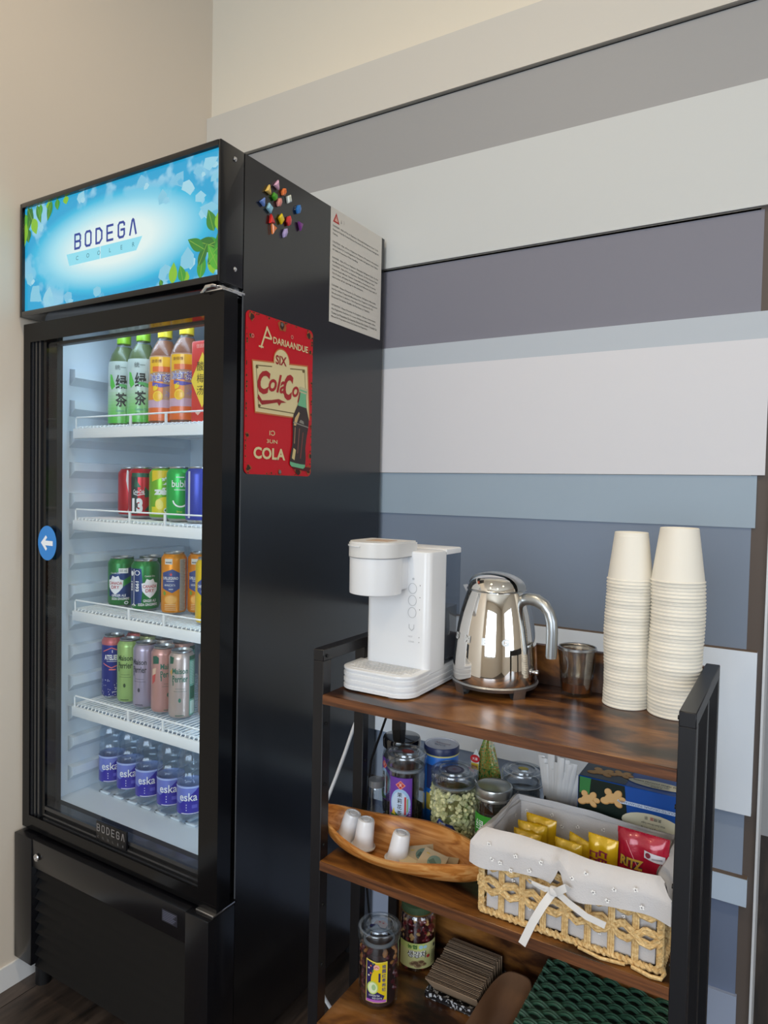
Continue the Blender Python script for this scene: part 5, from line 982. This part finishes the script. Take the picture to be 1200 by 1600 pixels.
for (P, Q, nn, per) in (((bx0, by0), (bx1, by0), Vector((0, -1, 0)), 4), ((bx1, by0), (bx1, by1), Vector((1, 0, 0)), 2.5), ((bx1, by1), (bx0, by1), Vector((0, 1, 0)), 4), ((bx0, by1), (bx0, by0), Vector((-1, 0, 0)), 2.5)):
    for zc in (.045, .080):
        for st in (0, 1):
            for s_ in (-.003, 0, .003):
                pts = []
                for i in range(61):
                    t_ = i / 60; ph = 2 * pi * per * t_ + st * pi
                    pts.append(Vector((P[0] + (Q[0] - P[0]) * t_, P[1] + (Q[1] - P[1]) * t_, zc + .0085 * math.sin(ph) + s_ + .0012 * math.sin(i * 1.9 + s_ * 900))) + nn * (.003 + .0036 * math.cos(ph) * (1 if st else -1) * .6 + .0008 * math.sin(i * 1.9 + s_ * 600)))
                b.tube(pts, .0025, STRAW, 5)
b.tube([(.02, by0 - .006, .004), (.05, by0 - .010, .0025), (.08, by0 - .007, .004)], .0022, STRAW, 6); b.tube([(.088, by0 - .005, .003), (.112, by0 - .012, .0035), (.124, by0 - .010, .0035), (.127, by0 - .002, .006), (.124, by0 + .004, .010)], .0026, STRAW, 6)
b.build('braided_bands', bk)
# cloth liner: inner walls, outer layer behind weave, fold-over collar
b = MB(); i_ = .004
def cl(u, z, ins, wob): # perimeter point
    w, d = bx1 - bx0 - 2 * ins, by1 - by0 - 2 * ins; Pm = 2 * (w + d); s_ = (u % 1) * Pm; rc = .010
    if s_ < w: p = (bx0 + ins + s_, by0 + ins); nn = (0, -1)
    elif s_ < w + d: p = (bx1 - ins, by0 + ins + s_ - w); nn = (1, 0)
    elif s_ < 2 * w + d: p = (bx1 - ins - (s_ - w - d), by1 - ins); nn = (0, 1)
    else: p = (bx0 + ins, by1 - ins - (s_ - 2 * w - d)); nn = (-1, 0)
    q = wob * (math.sin(s_ * 95) * .0010 + math.sin(s_ * 41 + 1) * .0014)
    return Vector((p[0] + nn[0] * q, p[1] + nn[1] * q, z))
b.grid(lambda u, v: tuple(cl(u, .008 + v * (bt - .006), .006, 1)), 160, 8, CLOTH); b.grid(lambda u, v: tuple(cl(1 - u, .010 + v * (bt - .010), .009, 1.2)), 160, 8, CLOTH)
b.box(bx0 + .008, by0 + .008, .008, bx1 - .008, by1 - .008, .012, CLOTH); b.build('cloth_liner', bk)
b = MB()
rimw = lambda u: .0025 * math.sin(u * 2 * pi * 3 + .6) - (.006 if .30 < u < .34 else 0) * 0
def collar(u, v):      # v: 0 inside, .3 crest, 1 outer hem
    if v < .3: t_ = v / .3; p = cl(u, bt - .010 + .017 * t_ + rimw(u) * t_, .009 - .006 * t_ * t_, 1)
    else: t_ = (v - .3) / .7; p = cl(u, bt + .007 + rimw(u) - (.048 + .004 * math.sin(u * 2 * pi * 7)) * t_ * hem(u), .003 - .0165 * min(1, t_ * 2.5) ** .7, 1 + 1.6 * t_)
    return tuple(p)
def hem(u):      # notch in the front where the ribbon is tied
    pw_ = .31; c = abs(u - .1475); return 1 if c > .014 else .35 + .65 * (c / .014) ** .8
b.grid(collar, 240, 14, CLOTH)
rr = random.Random(2); FW_ = M('#f2f0ee', .8); FD = M('#55525a', .8)
def flower(p, nn, upv, s_=.0030):
    r_ = upv.cross(nn); mpp = lambda u, v, h=0: p + r_ * u + upv * v + nn * (.0012 + h)
    for k in range(5): a = 2 * pi * k / 5 + rr.random(); b.ell(s_ * .62 * math.cos(a), s_ * .62 * math.sin(a), s_ * .52, s_ * .34, mpp, FW_, 0, 0, 8, a)
    b.ell(0, 0, s_ * .30, s_ * .30, mpp, FD, .0003, 0, 8)
for (x, z) in ((-.105, .110), (-.088, .088), (-.066, .104), (-.072, .082), (-.046, .090), (-.030, .106), (.012, .098), (.030, .110), (.040, .088), (.066, .100), (.058, .083), (.092, .108), (.100, .088), (-.1, .09)): flower(Vector((x, by0 - .0162, z + .002)), Vector((0, -1, 0)), Vector((0, 0, 1)))
for (x, z) in ((-.10, .104), (-.082, .092), (-.060, .108), (-.044, .094), (-.070, .074), (-.02, .100), (0, .084), (.018, .106), (.040, .092), (.060, .108), (.082, .096), (.10, .108), (.005, .066), (-.04, .07), (.05, .07), (-.10, .07)): flower(Vector((x, by1 - .0105, z)), Vector((0, -1, 0)), Vector((0, 0, 1)))
for (y, z) in ((-.04, .10), (0, .09), (.03, .105), (.05, .08)): flower(Vector((bx0 + .0105, y, z)), Vector((1, 0, 0)), Vector((0, 0, 1)))
for (x, z) in ((-.10, .030), (-.05, .028), (.0, .03), (.045, .028), (.09, .03), (-.075, .06), (.03, .062), (.075, .06)): flower(Vector((x, by0 + .0035, z)), Vector((0, -1, 0)), Vector((0, 0, 1)), .0024)
b.build('cloth_collar', bk)
b = MB()
def ribbon(P, w=.0052):
    P = [Vector(p) for p in P]; n_ = len(P)
    vs = []
    for i, p in enumerate(P):
        t_ = (P[min(i + 1, n_ - 1)] - P[max(i - 1, 0)]).normalized(); sd = t_.cross(Vector((0, -1, 0))).normalized(); vs += [p + sd * w, p - sd * w, p - sd * w + Vector((0, .0008, 0)), p + sd * w + Vector((0, .0008, 0))]
    fs = []
    for i in range(n_ - 1):
        for k in range(4): fs.append((i * 4 + k, i * 4 + (k + 1) % 4, i * 4 + 4 + (k + 1) % 4, i * 4 + 4 + k))
    fs += [(0, 1, 2, 3), tuple((n_ - 1) * 4 + k for k in (3, 2, 1, 0))]; b.add(vs, fs, CLOTHW)
kx, kz, ky = -.010, .078, by0 - .0205
ribbon([(kx, ky, kz), (kx - .012, ky - .010, kz - .020), (kx - .024, ky - .014, kz - .045), (kx - .037, ky - .016, kz - .078)], .0052)
ribbon([(kx, ky, kz), (kx + .022, ky - .008, kz - .006), (kx + .045, ky - .008, kz - .016), (kx + .068, ky - .004, kz - .022)], .0045)
ribbon([(kx, ky, kz), (kx - .015, ky - .007, kz + .004), (kx - .030, ky - .004, kz + .004), (kx - .036, ky + .002, kz + .003), (kx - .028, ky + .002, kz - .002), (kx - .012, ky - .004, kz - .002), (kx, ky, kz)], .0018)
ribbon([(kx, ky - .003, kz - .002), (kx + .008, ky - .010, kz + .006), (kx + .018, ky - .010, kz + .014), (kx + .020, ky - .004, kz + .010)], .0050); b.box(kx - .006, ky - .006, kz - .006, kx + .006, ky + .002, kz + .006, CLOTHW, .003)
b.build('ribbon_bow', bk)
# snack packets
def packet(x, y, z, w, h, d, col, rz, rx, label, prn, group, seal='#8f1a2c', ry=0):
    e = empty('snack_packet', (x, y, z), label, 'snack packet', group); e.rotation_euler = (R(rx), R(ry), R(rz)); mt = M(col, .25, .1, .4, bump=.35, bscale=90, name='shiny_wrapper')
    def f(u, v, s_): k = max(0, 1 - (2 * v - 1) ** 8); q = max(0, 1 - (2 * u - 1) ** 4); return ((u - .5) * w * (1 - .04 * math.sin(pi * v)), s_ * d / 2 * (k * q) ** .6 + .0012 * math.sin(14 * u + 9 * v) * k, v * h)
    b = MB(); b.grid(lambda u, v: f(u, v, -1), 18, 18, mt); b.grid(lambda u, v: f(1 - u, v, 1), 18, 18, mt)
    mp = lambda u, v, hh=0: Vector((u, f(min(max(u / w + .5, 0), 1), min(max(v / h, 0), 1), -1)[1] - hh - .0006, v))
    prn(b, mp, w, h); b.build('wrapper', e)
    b = MB()
    for zz in (h - .007, 0): b.grid(lambda u, v: ((u - .5) * w, -.0005 + .0006 * math.sin(u * 160), zz + v * .008), 60, 2, mt)
    b.build('crimped_seal', e); return e
MG = M('#8e2346', .4)
def yel(b, mp, w, h):
    b.text('Sun', -.002, h - .024, .010, mp, MG, .0004, w=.018, bold=.05, ml=.004, rot=.1); b.text('Chips', .002, h - .036, .009, mp, MG, .0004, w=.024, bold=.05, ml=.004, rot=.1)
def blk(b, mp, w, h): b.text('ヨコ', .003, h - .026, .013, mp, MG, .0004, w=.018, bold=.05, ml=.004, rot=pi / 2); b.text('ココ', -.010, h - .028, .013, mp, MG, .0004, w=.016, bold=.03, ml=.004, rot=pi / 2)
BZ = K2 + .012
YG = 'yellow snack packets in the basket'
packet(-.3170, 1.000, BZ, .048, .106, .014, '#d4a91c', -5, -3, 'yellow snack packet standing tallest at the back left of the basket', lambda *a: None, YG)
packet(-.3240, .983, BZ, .044, .101, .015, '#d6ac1e', 4, -3, 'yellow snack packet in the middle of the left trio', lambda *a: None, YG)
packet(-.3260, .965, BZ, .042, .096, .015, '#d9b024', -3, -3, 'yellow snack packet at the front left, half behind the cloth collar', yel, YG)
packet(-.2640, .974, BZ, .034, .106, .012, '#d0a81e', -20, -4, 'yellow snack packet leaning in the second bunch, rear one', blk, YG, ry=6)
packet(-.2630, .955, BZ, .040, .104, .013, '#d8b024', -6, -3, 'yellow snack packet at the front of the second bunch', blk, YG)
packet(-.2180, .965, BZ, .042, .118, .014, '#d9ae1a', -6, -3, 'yellow snack packet with sideways red writing beside the red packet', blk, YG)
def ritz(b, mp, w, h):
    b.text('RITZ', -.012, h - .040, .013, mp, M('#c9a03a', .4), .0006, w=.030, bold=.04, ml=.004, rot=-.05); b.text('RITZ', -.012, h - .040, .013, mp, M('#2c2c48', .4), .0004, w=.031, bold=.09, ml=.004, rot=-.05)
    b.poly([(.004, h - .018), (.030, h - .022), (.030, h - .032), (.004, h - .028)], mp, M('#c9c6cc', .4), .0004, .004); b.ell(.009, h - .0235, .0035, .0035, mp, M('#7a2233'), .0008); b.rect(.014, h - .0275, .027, h - .0255, mp, M('#8d8a92'), .0008, .004); b.line([(.0, h - .05), (-.02, h - .012)], .0008, mp, M('#e58a96'), .0004, .004)
packet(-.1660, .968, BZ, .068, .136, .018, '#a81832', -3, -3, 'dark red cracker packet with gold lettering at the right end of the basket', ritz, None)

# ================================================================ bottom board
e = empty('storage_jar', (-.5925, 1.000, K3), 'tall glass jar with a yellow and purple tea label on the bottom board', 'jar'); r, h = .0340, .130
jar_shell(e, r, h, .0360, neck=.76, lidh=.022); a = facing(-.5925, 1.0)
RED_ = M('#5a1620', .5, 0, .3, bump=.6, bscale=90, name='dried_red_dates'); TAN = M('#a8703c', .6)
fillz(e, [(.0001, .004), (r * .86, .005), (r * .88, .092), (.0001, .098)], M('#2a0f10', .8), 'contents')
b = MB(); rr = random.Random(8)
for k in range(70):
    th = a + rr.uniform(-1.6, 1.6); z = rr.uniform(.012, .098); c = Vector((r * .80 * math.cos(th), r * .80 * math.sin(th), z)); s_ = rr.uniform(.006, .009); q = Vector((rr.gauss(0, 1), rr.gauss(0, 1), rr.gauss(0, 1))).normalized()
    b.tube([c - q * s_ * .8, c - q * s_ * .4, c + q * s_ * .4, c + q * s_ * .8], lambda t_, w_=s_: w_ * (.25 + .30 * math.sin(pi * t_)), RED_ if k % 4 else TAN, 8)
o = b.build('dried_fruit', e); o['kind'] = 'stuff'
l = MB(); mp = cylm(r + .0008, a - .1); YL = M('#e2c41c', .4); l.poly([(-.0185, .016), (.0185, .016), (.0185, .086), (.0, .085), (-.0185, .089)], mp, M('#e8d860', .4), 0, ML); l.poly([(-.0172, .018), (.0172, .018), (.0172, .0848), (.0, .0835), (-.0172, .0872)], mp, YL, .0002, ML)
l.poly([(-.0172, .018), (.010, .018), (.0145, .028), (.0, .036), (-.010, .045), (-.009, .060), (-.002, .083), (-.0172, .087)], mp, M('#2c2258', .4), .0004, ML); l.rect(-.0172, .0172, .0172, .0215, mp, M('#b060b8', .4), .0006, ML)
l.ell(-.006, .042, .0095, .011, mp, M('#c3d86a', .4), .0008, ML); l.ell(-.006, .042, .0075, .009, mp, M('#dfe8c0', .4), .0010, ML); l.ell(-.004, .043, .0035, .005, mp, M('#a4c48a', .4), .0012, ML); l.ell(.000, .077, .005, .0045, mp, M('#e8b0a0', .4), .0008, ML); l.line([(-.003, .076), (.0, .078), (.003, .076)], .001, mp, M('#b83a30'), .0010, ML)
for k in range(6): l.ell(-.013 + (k % 3) * .0035, .062 + k * .0042, .0016, .0015, mp, M(['#e8e4d8', '#d8703c', '#6a8a4a'][k % 3]), .0008, 0, 8)
for k, ch in enumerate('桂圆红枣枸杞茶'[:6]): l.text(ch, .0125, .0785 - k * .0078, .0062, mp, M('#2a3a88', .4), .0008, ml=ML, bold=.01)
l.rect(.0035, .052, .0068, .067, mp, M('#2c2258'), .0006, ML); l.text('LONGAN TEA', -.003, .029, .0030, mp, WI, .0010, w=.018, ml=ML); l.text('RED DATE', .002, .0245, .0026, mp, WI, .0010, w=.016, ml=ML); l.build('label', e)
b = MB(); mp = plane((0, 0, h - .0026), (1, 0, 0), (0, 1, 0)); b.poly([(-.011, .006), (.0, .014), (.012, .008), (.014, -.004), (.006, -.006), (-.004, .0), (-.010, -.004)], mp, M('#a9a8b4', .5), .0006); b.poly([(-.014, -.006), (-.006, -.002), (-.008, -.012), (-.013, -.012)], mp, M('#1c1c54', .5), .0006)
for x in (-.003, .004): b.ell(x, .006, .002, .0012, mp, M('#a03040'), .0009)
b.build('lid_seal_sticker', e)
e = empty('storage_jar', (-.5795, 1.1155, K3), 'jar of red fruit preserve with a cream label and green lid, behind the yellow-label jar', 'jar'); r, h = .0335, .119; a = facing(-.5795, 1.1155)
b = MB(); b.lathe([(.0001, .002), (r * .85, 0), (r * .98, .004), (r, .012), (r, .092), (r * .94, .100), (r * .80, .106)], JARG, 36); b.build('jar_body', e)
fillz(e, [(.0001, .004), (r * .86, .005), (r * .88, .090), (r * .78, .100), (.0001, .100)], M('#3a0c12', .25, 0, .5), 'syrup')
b = MB()
for k in range(60):
    th = a + rr.uniform(-1.6, 1.6); z = rr.uniform(.055, .094) if k < 45 else rr.uniform(.006, .02); c = Vector((r * .82 * math.cos(th), r * .82 * math.sin(th), z)); s_ = rr.uniform(.005, .009); q = Vector((rr.gauss(0, 1), rr.gauss(0, 1), rr.gauss(0, 1))).normalized()
    b.tube([c - q * s_ * .8, c - q * s_ * .4, c + q * s_ * .4, c + q * s_ * .8], lambda t_, w_=s_: w_ * (.25 + .25 * math.sin(pi * t_)), M('#7a1a20', .3, 0, .5) if k % 3 else M('#c99a5c', .4, 0, .3), 8)
o = b.build('fruit_slices', e); o['kind'] = 'stuff'
b = MB(); b.lathe([(r * .82, .102), (r * .88, .1025), (r * .88, .106), (r * .82, .1065)], M('#b08a4a', .3, .8), 36); b.lathe([(r * .88, .105), (r * .90, .108), (r * .88, h - .002), (r * .80, h), (.0001, h)], M('#3f5238', .45), 36); b.build('lid', e)
l = MB(); mp = cylm(r + .0006, a + .1); l.rect(-.040, .010, .040, .056, mp, M('#c9c88a', .45), 0, ML); l.rect(-.040, .044, .012, .056, mp, M('#c3d07a', .45), .0002, ML); l.text('농협', -.012, .050, .0075, mp, M('#2f6a2c'), .0006, w=.018, ml=ML, bold=.03); l.ell(.004, .050, .004, .0035, mp, M('#a8d0dc'), .0006, ML); l.ell(.012, .050, .0035, .003, mp, M('#a8d0dc'), .0006, ML)
l.text('생강차', -.003, .0365, .0125, mp, WI, .0006, w=.036, ml=ML, bold=.09); l.text('생강차', -.003, .0365, .0125, mp, M('#4a4438'), .0009, w=.036, ml=ML, bold=.01); l.ell(.018, .032, .0035, .003, mp, M('#b8403a'), .0008, ML)
for (u, v, s_) in ((-.006, .020, .008), (.004, .022, .007), (-.001, .016, .007), (.010, .018, .005), (-.012, .018, .005)): l.ell(u, v, s_, s_ * .6, mp, M('#9c8460'), .0006, ML); l.ell(u + .001, v + .001, s_ * .6, s_ * .35, mp, M('#6a5038'), .0009, ML)
l.rect(.024, .014, .038, .052, mp, M('#b8b47c'), .0004, ML); l.rect(.030, .044, .036, .050, mp, M('#2c2c28'), .0006, ML)
for k in range(7): l.rect(.026, .016 + k * .0036, .036, .0176 + k * .0036, mp, M('#7a7654'), .0006, ML)
l.build('label', e)
# patterned tray with cardboard sleeves
tr = empty('patterned_tray', (-.4735, 1.1045, K3), 'black and white patterned tray under the cardboard cup sleeves', 'tray')
PT = ramp_mat('black_white_speckle_print', [(.0, '#16161a'), (.56, '#18181c'), (.60, '#b9bcc2'), (1, '#d0d2d6')], (1, 1, 1), 190, 1, .4, 0)
b = MB(); b.box(-.052, -.060, 0, .052, .060, .003, PT, .0008, 1)
for (p, q) in (((-.052, -.060), (.052, -.0575)), ((-.052, .0575), (.052, .060)), ((-.052, -.060), (-.0495, .060)), ((.0495, -.060), (.052, .060))): b.box(p[0], p[1], .003, q[0], q[1], .0125, PT, .0006, 1)
b.build('tray_body', tr)
n_ = 36; base_s = None; rr = random.Random(6)
for k in range(n_):
    y = -.040 + k * .00262; dz = (.000, .002, -.001, .002, .0)[(k // 8) % 5] + rr.uniform(-.0005, .0005)
    e = empty('cup_sleeve', (-.4735 + rr.uniform(-.0012, .0012), 1.1045 + y, K3 + .0035), 'flat brown cardboard cup sleeve standing among the others in the patterned tray', 'cup sleeve', 'cardboard cup sleeves in the tray')
    e.rotation_euler = (R(40 - 28 * k / n_), 0, 0)
    if base_s is None:
        b = MB(); P = [(-.044, 0), (.044, 0), (.0475, .046), (-.0475, .046)]; b.prism(P, (0, 0, 0), (1, 0, 0), (0, 0, 1), (0, -1, 0), -.0002, .0006, KRAFT); base_s = b.build('front_ply', e)
        b = MB(); b.prism(P, (0, .0012, 0), (1, 0, 0), (0, 0, 1), (0, -1, 0), -.0002, .0005, KRAFT_GAP); base_t = b.build('rear_ply', e)  # rear ply coloured dark as painted gap shade
    else:
        for q in (base_s, base_t): c = q.copy(); COL.objects.link(c); c.parent = e
    if k == 0: e['label'] = 'front cardboard cup sleeve of the row, its whole tan face showing'
    e.location.z += dz + .0015
# brown oval dish
ds = empty('wooden_dish', (-.3880, 1.030, K3), 'smooth brown oval wooden dish between the sleeves and the green basket', 'dish')
DW = ramp_mat('smooth_brown_wood', [(.3, '#6e4e38'), (.7, '#8a664a')], (6, 1.5, 6), 3, 4, .45, .02)
b = MB(); E = lambda p: math.copysign(abs(p) ** .62, p)
def dish(u, v, up):
    a = 2 * pi * u; rx, ry = .0345, .108
    k = v; z = (.004 + .034 * k ** 2.4) if up else (.030 * k ** 2.2); s_ = k * (1 if not up else .97)
    return (rx * E(math.cos(a)) * s_, ry * E(math.sin(a)) * s_, z if v < 1 or up else .0375)
b.grid(lambda u, v: dish(u, v, True), 48, 12, DW); b.grid(lambda u, v: dish(1 - u, v, False), 48, 12, DW); b.grid(lambda u, v: tuple(Vector(dish(u, 1, True)) * (1 - v) + Vector(dish(u, 1, False)) * v), 48, 2, DW)
b.build('dish_body', ds)
# green woven basket
gb = empty('lidded_basket', (-.2345, 1.078, K3), 'dark green corded basket lid over a pale box on the bottom board', 'basket'); gw, gd, gh = .221, .176, .068
b = MB(); b.box(-gw / 2 + .006, -gd / 2 + .006, 0, gw / 2 - .006, gd / 2 - .006, .052, M('#c3cbe0', .6), .003); b.build('box_body', gb)
b = MB(); b.box(-gw / 2 + .003, -gd / 2 + .003, .045, gw / 2 - .003, gd / 2 - .003, gh - .005, M('#14261d', .8), .002)
NR = 16; per = .042
for j in range(NR):
    y = -gd / 2 + .004 + (gd - .008) * j / (NR - 1)
    for tw in (-1, 1): b.tube([(-gw / 2 + gw * i / 110, y + tw * .0024, gh - .0035 + .0042 * math.cos(2 * pi * (gw * i / 110) / per + (pi if j % 2 else 0)) + tw * .0003) for i in range(111)], .0025, GREENW, 6)
for z in (.050, .056, .062):
    for (P, Q) in (((-gw/2, -gd/2), (gw/2, -gd/2)), ((gw/2, -gd/2), (gw/2, gd/2)), ((-gw/2, gd/2), (-gw/2, -gd/2))):
        d = Vector((Q[0] - P[0], Q[1] - P[1], 0)); nn = Vector((d.y, -d.x, 0)).normalized(); b.tube([Vector((P[0], P[1], z)) + d * (i / 60) + nn * (.002 * math.cos(2 * pi * d.length * i / 60 / .022 + z * 520) - .001) for i in range(61)], .0026, GREENW, 6)
b.build('woven_lid', gb)
# cables
b = MB(); b.tube([(-.60, 1.140, .868), (-.640, 1.150, .8800), (-.672, 1.145, .870), (-.6962, 1.140, .83), (-.712, 1.125, .77), (-.728, 1.115, .72), (-.742, 1.108, .67), (-.757, 1.10, .62), (-.775, 1.095, .57), (-.792, 1.09, .52), (-.801, 1.09, .45), (-.803, 1.09, .35), (-.805, 1.10, .22), (-.79, 1.12, .15), (-.74, 1.2, FL + .004), (-.74, 1.45, FL + .004)], .0036, M('#dcdde0', .45), 10)
o = b.build('power_cable'); tag(o, 'white power cable hanging between the cooler and the rack', 'cable')
b = MB(); b.tube([(-.43, 1.19, .858), (-.47, 1.21, .86), (-.60, 1.24, .84), (-.71, 1.25, .77), (-.735, 1.25, .70), (-.77, 1.25, .60), (-.80, 1.27, .40), (-.78, 1.3, .10), (-.76, 1.4, FL + .004), (-.7, 1.50, FL + .004)], .0026, M('#131316', .4), 8)
o = b.build('power_cable'); tag(o, 'thin black power cable running down behind the rack', 'cable')
